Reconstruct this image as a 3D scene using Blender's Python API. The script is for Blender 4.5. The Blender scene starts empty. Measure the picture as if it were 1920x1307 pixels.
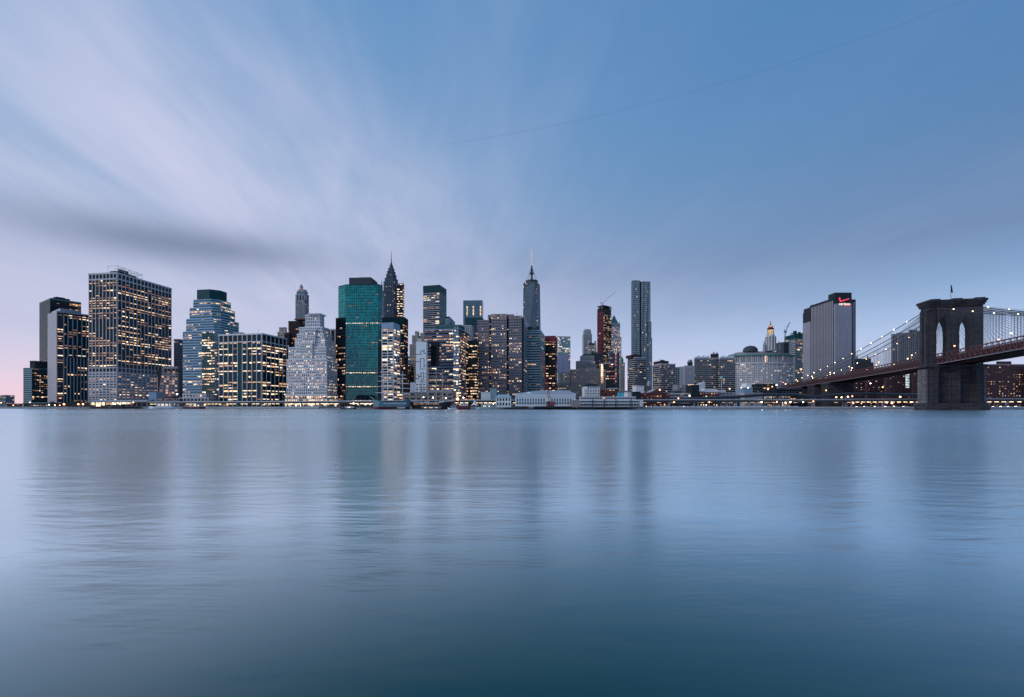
import bpy, math, random
from mathutils import Vector, Matrix
random.seed(11)
R = math.radians
sc = bpy.context.scene

# ------------------------------------------------------------------ camera
F = 860.0        # focal length in pixels of the 1920 px wide photograph
YH = 763.0       # horizon row
HC = 2.5         # eye height above the water
GZ = 2.2         # quay level
cam_d = bpy.data.cameras.new('camera')
cam_d.sensor_width = 36.0
cam_d.lens = 36.0 * F / 1920.0
cam_d.shift_y = (YH - 653.5) / 1920.0
cam_d.clip_start = 0.5
cam_d.clip_end = 60000.0
cam = bpy.data.objects.new('camera', cam_d)
cam.location = (0, 0, HC)
cam.rotation_euler = (R(90), 0, 0)
sc.collection.objects.link(cam)
sc.camera = cam

sc.view_settings.view_transform = 'Standard'
sc.view_settings.look = 'None'
sc.view_settings.gamma = 1.0
sc.view_settings.exposure = 0.0
sc.view_settings.use_curve_mapping = False
sc.cycles.max_bounces = 6
sc.cycles.diffuse_bounces = 2
sc.cycles.glossy_bounces = 3
sc.cycles.sample_clamp_indirect = 2.0

def s2l(c):
    return tuple(((v / 255.0) / 12.92 if v <= 10.3 else ((v / 255.0 + 0.055) / 1.055) ** 2.4) for v in c)

# ------------------------------------------------------------------ node helpers
class NT:
    def __init__(self, tree):
        self.t = tree; self.n = tree.nodes; self.l = tree.links
    def node(self, typ, **kw):
        nd = self.n.new(typ)
        for k, v in kw.items(): setattr(nd, k, v)
        return nd
    def put(self, sock, val):
        if isinstance(val, bpy.types.NodeSocket): self.l.new(val, sock)
        elif val is not None: sock.default_value = val
    def m(self, op, a, b=None, c=None, clamp=False):
        nd = self.node('ShaderNodeMath', operation=op); nd.use_clamp = clamp
        self.put(nd.inputs[0], a)
        if b is not None: self.put(nd.inputs[1], b)
        if c is not None: self.put(nd.inputs[2], c)
        return nd.outputs[0]
    def vm(self, op, a, b=None):
        nd = self.node('ShaderNodeVectorMath', operation=op)
        self.put(nd.inputs[0], a)
        if b is not None: self.put(nd.inputs[1], b)
        return nd.outputs['Value'] if op in ('DOT_PRODUCT', 'LENGTH') else nd.outputs[0]
    def mr(self, v, a, b, c=0.0, d=1.0, smooth=False):
        nd = self.node('ShaderNodeMapRange'); nd.clamp = True
        if smooth: nd.interpolation_type = 'SMOOTHSTEP'
        for i, x in enumerate((v, a, b, c, d)): self.put(nd.inputs[i], x)
        return nd.outputs[0]
    def mix(self, f, a, b, blend='MIX'):
        nd = self.node('ShaderNodeMix', data_type='RGBA', blend_type=blend)
        self.put(nd.inputs['Factor'], f); self.put(nd.inputs['A'], None if a is None else a); self.put(nd.inputs['B'], b)
        return nd.outputs['Result']
    def ramp(self, f, stops):
        nd = self.node('ShaderNodeValToRGB'); cr = nd.color_ramp
        while len(cr.elements) < len(stops): cr.elements.new(0.5)
        for e, (p, c) in zip(cr.elements, stops): e.position = p; e.color = (*c[:3], 1)
        self.put(nd.inputs[0], f)
        return nd.outputs[0]
    def noise(self, vec, scale, detail=2.0, rough=0.5, out='Fac', dist=0.0):
        nd = self.node('ShaderNodeTexNoise'); self.put(nd.inputs['Vector'], vec)
        nd.inputs['Scale'].default_value = scale; nd.inputs['Detail'].default_value = detail
        nd.inputs['Roughness'].default_value = rough; nd.inputs['Distortion'].default_value = dist
        return nd.outputs[out]
    def comb(self, x, y, z):
        nd = self.node('ShaderNodeCombineXYZ')
        for i, v in enumerate((x, y, z)): self.put(nd.inputs[i], v)
        return nd.outputs[0]
    def sep(self, v):
        nd = self.node('ShaderNodeSeparateXYZ'); self.put(nd.inputs[0], v)
        return nd.outputs

# ------------------------------------------------------------------ dusk sky
world = bpy.data.worlds.new('World'); sc.world = world; world.use_nodes = True
g = NT(world.node_tree); g.n.clear()
tc = g.node('ShaderNodeTexCoord'); d = tc.outputs['Generated']
dx, dy, dz = g.sep(d)
elev = g.m('DIVIDE', g.m('ARCSINE', g.m('MINIMUM', g.m('ABSOLUTE', dz), 1.0)), math.pi / 2)   # 0 horizon, 1 zenith
az = g.m('ARCTAN2', dx, dy)                                                                # 0 ahead, - left
SUN_AZ = -72.0
toward = g.mr(g.m('COSINE', g.m('SUBTRACT', az, R(SUN_AZ))), -0.75, 0.85)
def stops(lst): return [(e / 90.0, s2l(c)) for e, c in lst]
sky_left = g.ramp(elev, stops([(0, (242, 207, 220)), (2.5, (224, 206, 226)), (6, (196, 198, 226)), (11, (180, 188, 217)),
                               (17, (152, 174, 209)), (25, (128, 166, 206)), (36, (106, 153, 200)), (52, (96, 144, 194)), (90, (90, 136, 188))]))
sky_right = g.ramp(elev, stops([(0, (212, 214, 241)), (3.5, (196, 209, 241)), (7.5, (164, 194, 232)), (11, (126, 164, 206)),
                                (15.5, (93, 128, 172)), (21, (87, 127, 173)), (31, (76, 124, 178)), (50, (74, 121, 175)), (90, (82, 128, 180))]))
base = g.mix(toward, sky_right, sky_left)
# clouds drawn out by the wind: a flat layer seen in perspective, streaks run away from the viewer
zz = g.m('ADD', g.m('MAXIMUM', dz, 0.0), 0.06)
px_, py_ = g.m('DIVIDE', dx, zz), g.m('DIVIDE', dy, zz)
ca, sa = math.cos(R(-8)), math.sin(R(-8))
across = g.m('SUBTRACT', g.m('MULTIPLY', px_, ca), g.m('MULTIPLY', py_, sa))
along = g.m('ADD', g.m('MULTIPLY', px_, sa), g.m('MULTIPLY', py_, ca))
wv = g.comb(across, g.m('MULTIPLY', along, 0.28), 0.3)
n1 = g.noise(wv, 0.8, 6.0, 0.58, dist=0.55)
n2 = g.noise(wv, 3.2, 4.0, 0.6, dist=0.2)
n0 = g.noise(g.comb(across, along, 1.7), 0.38, 2.0, 0.5)
streak = g.m('ADD', g.m('MULTIPLY', n1, 0.68), g.m('MULTIPLY', n2, 0.32))
wisps = g.mr(streak, 0.40, 0.66, smooth=True)
def blob(u, v, ru, rv, tilt=0.0):
    a0 = math.atan((u - 960) / F); e0 = math.atan((YH - v) / F * math.cos(a0))
    da = g.m('SUBTRACT', az, a0); de = g.m('SUBTRACT', g.m('MULTIPLY', elev, math.pi / 2), e0)
    c, s = math.cos(tilt), math.sin(tilt)
    p = g.m('DIVIDE', g.m('ADD', g.m('MULTIPLY', da, c), g.m('MULTIPLY', de, s)), ru)
    q = g.m('DIVIDE', g.m('SUBTRACT', g.m('MULTIPLY', de, c), g.m('MULTIPLY', da, s)), rv)
    return g.m('EXPONENT', g.m('MULTIPLY', g.m('ADD', g.m('MULTIPLY', p, p), g.m('MULTIPLY', q, q)), -1.0))
veil = g.m('MAXIMUM', blob(470, 330, R(25), R(13), -0.25), g.m('MULTIPLY', blob(120, 220, R(20), R(14), -0.3), 0.6))
veil = g.m('MULTIPLY', veil, g.mr(n0, 0.3, 0.6, 0.6, 1.0))
thin = g.m('ADD', g.m('MULTIPLY', g.mr(toward, 0.25, 0.9), 0.16), 0.07)
fac = g.m('ADD', g.m('MULTIPLY', g.m('MULTIPLY', veil, g.m('ADD', g.m('MULTIPLY', wisps, 0.50), 0.36)), 0.95), g.m('MULTIPLY', wisps, thin), clamp=True)
base = g.mix(fac, base, (*s2l((206, 208, 234)), 1))
low = g.m('MULTIPLY', blob(345, 458, R(13), R(1.9), 0.03), g.mr(n1, 0.25, 0.6, 0.75, 1.0))
low2 = g.m('MULTIPLY', blob(110, 440, R(9), R(2.0), 0.05), 0.22)
grey = g.m('MULTIPLY', g.m('MAXIMUM', low, low2), 0.85)
base = g.mix(grey, base, (*s2l((112, 128, 160)), 1))
# an old vapour trail, high up on the right
def pdir(u, v): return Vector(((u - 960) / F, 1.0, (YH - v) / F)).normalized()
tn = pdir(900, 272).cross(pdir(1860, 5)).normalized(); tm = (pdir(900, 272) + pdir(1860, 5)).normalized()
bend = g.m('MULTIPLY', g.m('POWER', g.m('SUBTRACT', az, R(20)), 2.0), 0.10)
off = g.m('SUBTRACT', g.m('ADD', g.vm('DOT_PRODUCT', d, tuple(tn)), bend), 0.008)
trail = g.m('MULTIPLY', g.mr(g.m('ABSOLUTE', off), 0.0005, 0.0022, 1.0, 0.0, True), g.mr(g.vm('DOT_PRODUCT', d, tuple(tm)), 0.86, 0.94, 0.0, 0.10))
base = g.mix(trail, base, (*s2l((60, 88, 130)), 1))
# the last of the sun below the horizon
nish = g.node('ShaderNodeTexSky', sky_type='NISHITA')
nish.sun_disc = False; nish.sun_elevation = R(1.0); nish.sun_rotation = R(SUN_AZ); nish.altitude = 10
base = g.mix(0.012, base, nish.outputs[0], 'ADD')
bg = g.node('ShaderNodeBackground'); g.put(bg.inputs[0], base); bg.inputs[1].default_value = 1.0
out = g.node('ShaderNodeOutputWorld'); g.l.new(bg.outputs[0], out.inputs[0])

# soft glow of the set sun, from the left
sun_d = bpy.data.lights.new('sun', 'SUN'); sun_d.energy = 1.25; sun_d.angle = R(18); sun_d.color = (0.97, 0.96, 1.0)
sun = bpy.data.objects.new('sun', sun_d); sc.collection.objects.link(sun)
SDIR = Vector((math.sin(R(-108)) * math.cos(R(32)), math.cos(R(-108)) * math.cos(R(32)), math.sin(R(32))))
sun.rotation_euler = SDIR.to_track_quat('Z', 'Y').to_euler()

# ------------------------------------------------------------------ materials
MATS = {}
def base_mat(name):
    m = bpy.data.materials.new(name); m.use_nodes = True
    q = NT(m.node_tree); b = m.node_tree.nodes['Principled BSDF']
    MATS[name] = m
    return m, q, b
def wallmat(name, col, rough=0.8, amp=0.18, scale=0.08, streak=0.12, spec=0.3, course=None, metal=0.0):
    """a wall: blotchy colour, rain streaks, optional stone or brick courses"""
    m, q, b = base_mat(name)
    co = q.node('ShaderNodeTexCoord').outputs['Object']
    x, y, z = q.sep(co)
    n = q.noise(co, scale, 4.0, 0.6)
    s = q.noise(q.comb(q.m('MULTIPLY', x, 0.5), q.m('MULTIPLY', y, 0.5), q.m('MULTIPLY', z, 0.03)), 1.0, 3.0, 0.6)
    f = q.m('ADD', q.m('MULTIPLY', q.m('SUBTRACT', n, 0.5), 2 * amp), q.m('MULTIPLY', q.m('SUBTRACT', s, 0.5), 2 * streak))
    f = q.m('ADD', f, 1.0)
    if course:
        bw, bh, dark = course
        br = q.node('ShaderNodeTexBrick'); br.inputs['Scale'].default_value = 1.0
        br.inputs['Brick Width'].default_value = bw; br.inputs['Row Height'].default_value = bh
        br.inputs['Mortar Size'].default_value = bh * 0.09
        br.inputs['Color1'].default_value = (1, 1, 1, 1); br.inputs['Color2'].default_value = (0.5, 0.5, 0.52, 1)
        br.inputs['Mortar'].default_value = (dark, dark, dark, 1)
        q.put(br.inputs['Vector'], q.comb(q.m('ADD', x, y), z, 0.0))
        f = q.m('MULTIPLY', f, q.sep(br.outputs['Color'])[0])
    c = q.mix(1.0, (*col, 1), q.comb(f, f, f), 'MULTIPLY')
    q.put(b.inputs['Base Color'], c)
    b.inputs['Roughness'].default_value = rough; b.inputs['Specular IOR Level'].default_value = spec
    b.inputs['Metallic'].default_value = metal
    return m
def glassmat(name, col, rough=0.10, ior=1.5, cell=(1.6, 1.6, 3.9), amp=0.6, metal=0.0):
    """window glass; every pane a slightly different tone"""
    m, q, b = base_mat(name)
    co = q.node('ShaderNodeTexCoord').outputs['Object']
    sn = q.vm('SNAP', co, cell)
    w = q.node('ShaderNodeTexWhiteNoise'); q.put(w.inputs['Vector'], sn)
    n = q.noise(co, 0.04, 2.0)
    f = q.m('ADD', q.m('MULTIPLY', w.outputs['Value'], amp), q.m('MULTIPLY', n, 0.5))
    f = q.m('ADD', f, 1.0 - amp / 2 - 0.25)
    q.put(b.inputs['Base Color'], q.mix(1.0, (*col, 1), q.comb(f, f, f), 'MULTIPLY'))
    b.inputs['Roughness'].default_value = rough; b.inputs['IOR'].default_value = ior; b.inputs['Metallic'].default_value = metal
    return m
def litmat(name, col, strength, vary=0.6):
    """a lit room behind glass"""
    m, q, b = base_mat(name)
    geo = q.node('ShaderNodeNewGeometry').outputs['Position']
    w = q.node('ShaderNodeTexWhiteNoise'); q.put(w.inputs['Vector'], q.vm('SNAP', geo, (1.3, 1.3, 3.1)))
    f = q.m('ADD', q.m('MULTIPLY', w.outputs['Value'], vary * 2), 1.0 - vary)
    b.inputs['Base Color'].default_value = (0.05, 0.04, 0.03, 1); b.inputs['Roughness'].default_value = 0.3
    b.inputs['Emission Color'].default_value = (*col, 1); q.put(b.inputs['Emission Strength'], q.m('MULTIPLY', f, strength))
    return m
def plain(name, col, rough=0.6, metal=0.0, spec=0.4): return wallmat(name, col, rough, 0.12, 0.5, 0.08, spec, None, metal)

wallmat('concrete', (0.50, 0.50, 0.52)); wallmat('concrete_dark', (0.26, 0.27, 0.30)); wallmat('pale_stone', (0.68, 0.67, 0.68), streak=0.1)
wallmat('warm_stone', (0.50, 0.45, 0.40)); wallmat('grey_stone', (0.34, 0.35, 0.37)); wallmat('tan_brick', (0.30, 0.25, 0.23))
wallmat('mauve_stone', (0.25, 0.235, 0.26)); wallmat('red_brick', (0.16, 0.055, 0.05)); wallmat('dark_brick', (0.085, 0.04, 0.045))
wallmat('white_paint', (0.78, 0.80, 0.80), streak=0.06, amp=0.08); wallmat('teal_panel', (0.30, 0.45, 0.48)); wallmat('dark_panel', (0.022, 0.034, 0.042), 0.5, spec=0.12)
wallmat('teal_dark', (0.005, 0.060, 0.068), 0.5, spec=0.15); wallmat('teal_mid', (0.07, 0.16, 0.18), 0.35, spec=0.6); wallmat('brown_dark', (0.05, 0.032, 0.035))
wallmat('maroon', (0.20, 0.035, 0.06)); wallmat('copper_green', (0.10, 0.27, 0.24)); wallmat('slate', (0.05, 0.065, 0.075)); wallmat('blue_stone', (0.10, 0.125, 0.16)); wallmat('sign_concrete', (0.30, 0.30, 0.34), streak=0.2); wallmat('steel_panel', (0.34, 0.36, 0.40), 0.4, spec=0.6)
wallmat('navy_band', (0.10, 0.13, 0.19), 0.5); wallmat('blue_panel', (0.25, 0.38, 0.50), 0.45); wallmat('lavender_panel', (0.42, 0.40, 0.55), 0.4)
wallmat('steel_skin', (0.27, 0.35, 0.38), 0.4, 0.25, 0.05, 0.25, 0.6)
wallmat('granite', (0.066, 0.062, 0.074), 0.85, 0.35, 0.12, 0.35, course=(3.4, 1.25, 0.25)); wallmat('granite_lit', (0.22, 0.205, 0.21), 0.85, 0.25, 0.12, 0.3, course=(3.4, 1.25, 0.4))  # the second granite is the same stone with street light painted in
wallmat('bridge_paint', (0.10, 0.044, 0.047), 0.6); wallmat('bridge_dark', (0.03, 0.02, 0.024), 0.7); plain('asphalt', (0.05, 0.05, 0.055), 0.85)
plain('metal_grey', (0.30, 0.32, 0.34), 0.45, 0.6); plain('metal_dark', (0.04, 0.045, 0.05), 0.5, 0.4); plain('metal_pale', (0.62, 0.62, 0.62), 0.4, 0.3)
plain('crane_red', (0.30, 0.05, 0.06)); plain('hull_black', (0.02, 0.022, 0.025)); plain('hull_red', (0.16, 0.03, 0.035)); plain('hull_teal', (0.10, 0.20, 0.24)); plain('boat_white', (0.75, 0.76, 0.78))
plain('mast_tan', (0.50, 0.42, 0.38)); plain('cyan_tarp', (0.06, 0.50, 0.62)); plain('wood_dark', (0.06, 0.045, 0.04)); plain('bark', (0.05, 0.04, 0.035)); plain('leaf', (0.045, 0.07, 0.035)); plain('cable_steel', (0.06, 0.06, 0.07)); plain('cable_pale', (0.35, 0.36, 0.40))
glassmat('glass_dark', (0.006, 0.022, 0.032), ior=1.36); glassmat('glass_black', (0.004, 0.008, 0.012), ior=1.3); glassmat('glass_brown', (0.02, 0.013, 0.014), ior=1.3); glassmat('glass_blue', (0.07, 0.16, 0.20), 0.10, 1.6)
glassmat('glass_green', (0.0, 0.26, 0.245), 0.10, 1.5, (3.0, 3.0, 3.8), 0.7); glassmat('glass_teal', (0.010, 0.075, 0.085), 0.10, 1.5); glassmat('glass_pale', (0.16, 0.27, 0.32), 0.1, 1.7, amp=0.4)
glassmat('glass_steel', (0.06, 0.10, 0.13), 0.15, 1.7, amp=0.5)
litmat('lit_bright', (1.0, 0.72, 0.45), 1.5); litmat('lit_warm', (1.0, 0.56, 0.30), 0.8); litmat('lit_dim', (1.0, 0.46, 0.26), 0.26); litmat('lit_white', (1.0, 0.86, 0.70), 1.25)
litmat('lit_cool', (0.72, 0.86, 1.0), 0.9); litmat('lit_red', (1.0, 0.24, 0.18), 0.45)
litmat('lamp_white', (1.0, 0.86, 0.66), 14.0, 0.2); litmat('lamp_warm', (1.0, 0.62, 0.30), 12.0, 0.3); litmat('lamp_orange', (1.0, 0.36, 0.16), 9.0, 0.3); litmat('lamp_soft', (1.0, 0.72, 0.45), 2.6, 0.4)
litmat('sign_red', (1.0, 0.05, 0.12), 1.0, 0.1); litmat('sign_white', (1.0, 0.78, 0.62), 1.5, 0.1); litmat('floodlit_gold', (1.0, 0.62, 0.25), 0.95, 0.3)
LITS = ['lit_bright', 'lit_warm', 'lit_dim', 'lit_white']

# ------------------------------------------------------------------ geometry helpers
def P(u, v, D): return Vector(((u - 960.0) / F * D, D, HC + (YH - v) / F * D))
def G(u, D): return Vector(((u - 960.0) / F * D, D, GZ))
def link(o, parent=None):
    sc.collection.objects.link(o)
    if parent is not None: o.parent = parent
    return o
def tag(o, label=None, cat=None, group=None, kind=None):
    if label: o['label'] = label
    if cat: o['category'] = cat
    if group: o['group'] = group
    if kind: o['kind'] = kind
    return o
def empty(name, loc, rz=0.0, label=None, cat=None, group=None):
    o = bpy.data.objects.new(name, None); o.empty_display_size = 2.0
    o.location = loc; o.rotation_euler = (0, 0, rz); link(o)
    return tag(o, label, cat, group)
class MB:
    def __init__(self): self.v = []; self.f = []; self.mi = []; self.mats = []
    def mat(self, m):
        if m not in self.mats: self.mats.append(m)
        return self.mats.index(m)
    def face(self, pts, m):
        i = len(self.v); self.v += [tuple(p) for p in pts]; self.f.append(tuple(range(i, i + len(pts)))); self.mi.append(self.mat(m))
    def hexa(self, c, m):
        i = len(self.v); self.v += [tuple(p) for p in c]; k = self.mat(m)
        for f in ((0, 3, 2, 1), (4, 5, 6, 7), (0, 1, 5, 4), (1, 2, 6, 5), (2, 3, 7, 6), (3, 0, 4, 7)):
            self.f.append(tuple(i + j for j in f)); self.mi.append(k)
    def box(self, x0, x1, y0, y1, z0, z1, m):
        self.hexa([(x0, y0, z0), (x1, y0, z0), (x1, y1, z0), (x0, y1, z0), (x0, y0, z1), (x1, y0, z1), (x1, y1, z1), (x0, y1, z1)], m)
    def prism(self, poly, z0, z1, m, top=None, cap=True):
        """poly counter-clockwise; top: another polygon of the same length for a taper"""
        top = top or poly; n = len(poly); i = len(self.v); k = self.mat(m)
        self.v += [(p[0], p[1], z0) for p in poly] + [(p[0], p[1], z1) for p in top]
        for a in range(n):
            b = (a + 1) % n
            self.f.append((i + a, i + b, i + n + b, i + n + a)); self.mi.append(k)
        if cap:
            self.f.append(tuple(i + n + a for a in range(n))); self.mi.append(k)
            self.f.append(tuple(i + a for a in reversed(range(n)))); self.mi.append(k)
    def tube(self, pts, r, m, n=6, r1=None):
        pts = [Vector(p) for p in pts]; i = len(self.v); k = self.mat(m); r1 = r if r1 is None else r1
        for j, p in enumerate(pts):
            t = (pts[min(j + 1, len(pts) - 1)] - pts[max(j - 1, 0)]).normalized()
            a = t.cross(Vector((0, 0, 1)))
            a = a.normalized() if a.length > 1e-4 else Vector((1, 0, 0))
            b = a.cross(t); rr = r + (r1 - r) * j / max(1, len(pts) - 1)
            for q in range(n):
                w = 2 * math.pi * q / n
                self.v.append(tuple(p + a * (rr * math.cos(w)) + b * (rr * math.sin(w))))
        for j in range(len(pts) - 1):
            for q in range(n):
                s = (q + 1) % n
                self.f.append((i + j * n + q, i + j * n + s, i + (j + 1) * n + s, i + (j + 1) * n + q)); self.mi.append(k)
        self.f.append(tuple(i + q for q in range(n))); self.mi.append(k)
        e = i + (len(pts) - 1) * n
        self.f.append(tuple(e + q for q in reversed(range(n)))); self.mi.append(k)
    def lathe(self, prof, m, n=12, c=(0, 0), a0=0.0):
        i = len(self.v); k = self.mat(m)
        for r, z in prof:
            for q in range(n):
                w = a0 + 2 * math.pi * q / n
                self.v.append((c[0] + r * math.cos(w), c[1] + r * math.sin(w), z))
        for j in range(len(prof) - 1):
            for q in range(n):
                s = (q + 1) % n
                self.f.append((i + j * n + q, i + j * n + s, i + (j + 1) * n + s, i + (j + 1) * n + q)); self.mi.append(k)
        e = i + (len(prof) - 1) * n
        self.f.append(tuple(e + q for q in range(n))); self.mi.append(k)
    def mesh(self, name):
        me = bpy.data.meshes.new(name); me.from_pydata(self.v, [], self.f)
        for m in self.mats: me.materials.append(MATS[m])
        me.polygons.foreach_set('material_index', self.mi); me.update()
        return me
    def build(self, name, parent=None, kind=None, smooth=False):
        if not self.v: return None
        me = self.mesh(name)
        if smooth: me.polygons.foreach_set('use_smooth', [True] * len(me.polygons))
        o = link(bpy.data.objects.new(name, me), parent)
        if kind: o['kind'] = kind
        return o
CACHE = {}
def boxmesh(name, sx, sy, sz, m):
    """box: x from 0 to sx, y from -sy to 0 (outward), z from 0 to sz"""
    k = (name, round(sx, 3), round(sy, 3), round(sz, 3), m)
    if k not in CACHE:
        b = MB(); b.box(0, sx, -sy, 0, 0, sz, m); CACHE[k] = b.mesh(name)
    return CACHE[k]
def piece(parent, name, dims, loc, rz, m):
    o = link(bpy.data.objects.new(name, boxmesh(name, *dims, m)), parent)
    o.location = loc; o.rotation_euler = (0, 0, rz)
    return o
def panemesh(sx, sz, m):
    k = ('lit_window', round(sx, 2), round(sz, 2), m)
    if k not in CACHE:
        b = MB(); b.face([(0, 0, 0), (sx, 0, 0), (sx, 0, sz), (0, 0, sz)], m); CACHE[k] = b.mesh('lit_window')
    return CACHE[k]
def ball(parent, name, loc, r, m, n=8):
    k = ('ball', round(r, 2), m)
    if k not in CACHE:
        b = MB(); prof = [(r * math.sin(math.pi * j / 6) + 1e-3, -r * math.cos(math.pi * j / 6)) for j in range(7)]
        b.lathe(prof, m, n); me = b.mesh(name); me.polygons.foreach_set('use_smooth', [True] * len(me.polygons)); CACHE[k] = me
    o = link(bpy.data.objects.new(name, CACHE[k]), parent); o.location = loc
    return o

# ------------------------------------------------------------------ facades and buildings
def S(bay=6.0, fl=3.9, pw=1.2, pd=0.5, sh=1.4, sd=0.25, glass='glass_dark', pm='concrete', sm=None, lit=0.25, sep=False,
      cap=1.2, capm=None, corr=0.6, base=0, faces=None, winset=0.0, cols=(3, 4, 6, 1), litm=None, floorvar=1.0, hsep=None, maxwin=300):
    return dict(bay=bay, fl=fl, pw=pw, pd=pd, sh=sh, sd=sd, glass=glass, pm=pm, sm=sm or pm, lit=lit, sep=sep, cap=cap, capm=capm or pm,
                corr=corr, base=base, faces=faces, winset=winset, cols=cols, litm=litm or LITS, floorvar=floorvar, hsep=sep if hsep is None else hsep, maxwin=maxwin)
def var(st, **kw):
    q = dict(st); q.update(kw)
    if 'sep' in kw and 'hsep' not in kw: q['hsep'] = kw['sep']
    return q
def rect(x0, x1, y0, y1): return [(x0, y0), (x1, y0), (x1, y1), (x0, y1)]
class Bld:
    def __init__(s, name, label, px, D, mode='FR', theta=None, tops=None, vtop=None, depth=None, cat='building', group=None):
        """px = (left, corner, right) pixel columns; D = depth of the near corner; mode FR: front face left of the corner and
        right flank after it; LF: left flank, corner, front face.  theta degrees, or fitted to the roof line rows in tops."""
        s.D = D; s.mode = mode; tl, tcn, tr = [(u - 960.0) / F for u in px]
        def solve(th):
            c, sn = math.cos(th), math.sin(th); Cx, Cy = tcn * D, D
            if mode == 'FR':
                a = (Cx - tl * Cy) / (c - tl * sn); b = (Cx - tr * Cy) / (sn + tr * c) if depth is None else depth
                ya, yb = Cy - a * sn, Cy + b * c
            else:
                a = (tr * Cy - Cx) / (c - tr * sn); b = (Cx - tl * Cy) / (sn + tl * c) if depth is None else depth
                ya, yb = Cy + a * sn, Cy + b * c
            return a, b, ya, yb
        if theta is None:
            best = None
            for k in range(-70, 71):
                th = R(k * 0.5); a, b, ya, yb = solve(th)
                if a <= 3 or b <= 3 or a > 160 or b > 160: continue
                hc = YH - tops[1]; fa = YH - hc * D / ya; fb = YH - hc * D / yb
                if mode == 'LF': fa, fb = fb, fa
                e = (fa - tops[0]) ** 2 + (fb - tops[2]) ** 2 + 0.004 * (k * 0.5) ** 2
                if best is None or e < best[0]: best = (e, th)
            theta = math.degrees(best[1]) if best else 0.0
        th = R(theta); s.w, s.d, _, _ = solve(th); s.th = th
        if s.w <= 0 or s.d <= 0: print('BAD FOOTPRINT', label, s.w, s.d, theta)
        c, sn = math.cos(th), math.sin(th); C = Vector((tcn * D, D))
        ctr = C + Vector((-c, -sn)) * (s.w / 2) * (1 if mode == 'FR' else -1) + Vector((-sn, c)) * (s.d / 2)
        s.c = ctr; s.root = empty(name, (ctr.x, ctr.y, GZ), th, label, cat, group)
        s.nwin = 0; s.joined = {}
        s.k = F / D
        if vtop is None and tops: vtop = tops[1]
        s.vtop = vtop
    def z(s, v): return HC + (YH - v) / F * s.D - GZ
    def loc(s, wx, wy):
        c, sn = math.cos(s.th), math.sin(s.th); x, y = wx - s.c.x, wy - s.c.y
        return (c * x + sn * y, -sn * x + c * y)
    def fx(s, u, y=None):
        """local x where the plane local y (front face if not given) meets pixel column u"""
        y = -s.d / 2 if y is None else y; t = (u - 960.0) / F; c, sn = math.cos(s.th), math.sin(s.th)
        ax, ay = s.c.x - sn * y, s.c.y + c * y
        return (t * ay - ax) / (c - t * sn)
    def ry(s, u, x=None):
        """local y where the flank plane local x meets pixel column u"""
        x = (s.w / 2 if s.mode == 'FR' else -s.w / 2) if x is None else x
        t = (u - 960.0) / F; c, sn = math.cos(s.th), math.sin(s.th)
        ax, ay = s.c.x + c * x, s.c.y + sn * x
        return (ax - t * ay) / (t * c + sn)
    def full(s, l=0.0, r=0.0, f=0.0, b=0.0): return rect(-s.w / 2 + l, s.w / 2 - r, -s.d / 2 + f, s.d / 2 - b)
    def world(s, x, y):
        c, sn = math.cos(s.th), math.sin(s.th)
        return Vector((s.c.x + c * x - sn * y, s.c.y + sn * x + c * y))
    def visible(s, p0, p1):
        a, b = s.world(*p0), s.world(*p1); e = b - a; n = Vector((e.y, -e.x)); mid = (a + b) / 2
        return n.normalized().dot((-mid).normalized()) > -0.12
    def J(s, name):
        if name not in s.joined: s.joined[name] = MB()
        return s.joined[name]
    def plain(s, name, poly, z0, z1, m, top=None):
        b = MB(); b.prism(poly, z0, z1, m, top); return b.build(name, s.root)
    def block(s, poly, z0, z1, st, core='shaft', only=None):
        b = MB(); b.prism(poly, z0, z1, st['glass']); b.build(core, s.root)
        n = len(poly)
        for i in range(n):
            if only is not None and i not in only: continue
            p0, p1 = poly[i], poly[(i + 1) % n]
            if s.visible(p0, p1): s.facade(p0, p1, z0, z1, st)
        if st['cap']:
            cx = sum(p[0] for p in poly) / n; cy = sum(p[1] for p in poly) / n; o = st['pd'] + 0.12
            def grow(p): 
                v = Vector((p[0] - cx, p[1] - cy)); L = max(v.length, 0.1); v = v * (1 + o * 1.2 / L); return (cx + v.x, cy + v.y)
            b = MB(); b.prism([grow(p) for p in poly], z1 - st['cap'], z1 + 0.3, st['capm']); b.build('parapet', s.root)
    def facade(s, p0, p1, z0, z1, st):
        a = Vector(p0); e = Vector(p1) - a; L = e.length
        if L < 1.5: return
        dr = e / L; nm = Vector((dr.y, -dr.x)); rz = math.atan2(dr.y, dr.x)
        top = z1 - st['cap'] * 0.5; nb = max(1, round(L / st['bay'])); bw = L / nb
        nf = max(1, round((top - z0) / st['fl'])); fh = (top - z0) / nf
        pw, pd, sh, sd = st['pw'], st['pd'], st['sh'], st['sd']; sh = min(sh, fh * 0.92)
        def at(u, nn, z): q = a + dr * u + nm * nn; return (q.x, q.y, z)
        def hexa(mb, u0, u1, n1, za, zb, m):
            mb.hexa([at(u0, n1, za), at(u1, n1, za), at(u1, -0.05, za), at(u0, -0.05, za), at(u0, n1, zb), at(u1, n1, zb), at(u1, -0.05, zb), at(u0, -0.05, zb)], m)
        if pd > 0 and pw > 0:
            for i in range(nb + 1):
                w = pw if 0 < i < nb else pw * 0.75
                u0 = min(max(i * bw - w / 2, 0), L - w)
                if st['sep']: piece(s.root, 'pier', (w, pd, top - z0), at(u0, 0, z0), rz, st['pm'])
                else: hexa(s.J('piers'), u0, u0 + w, pd, z0, top, st['pm'])
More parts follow.
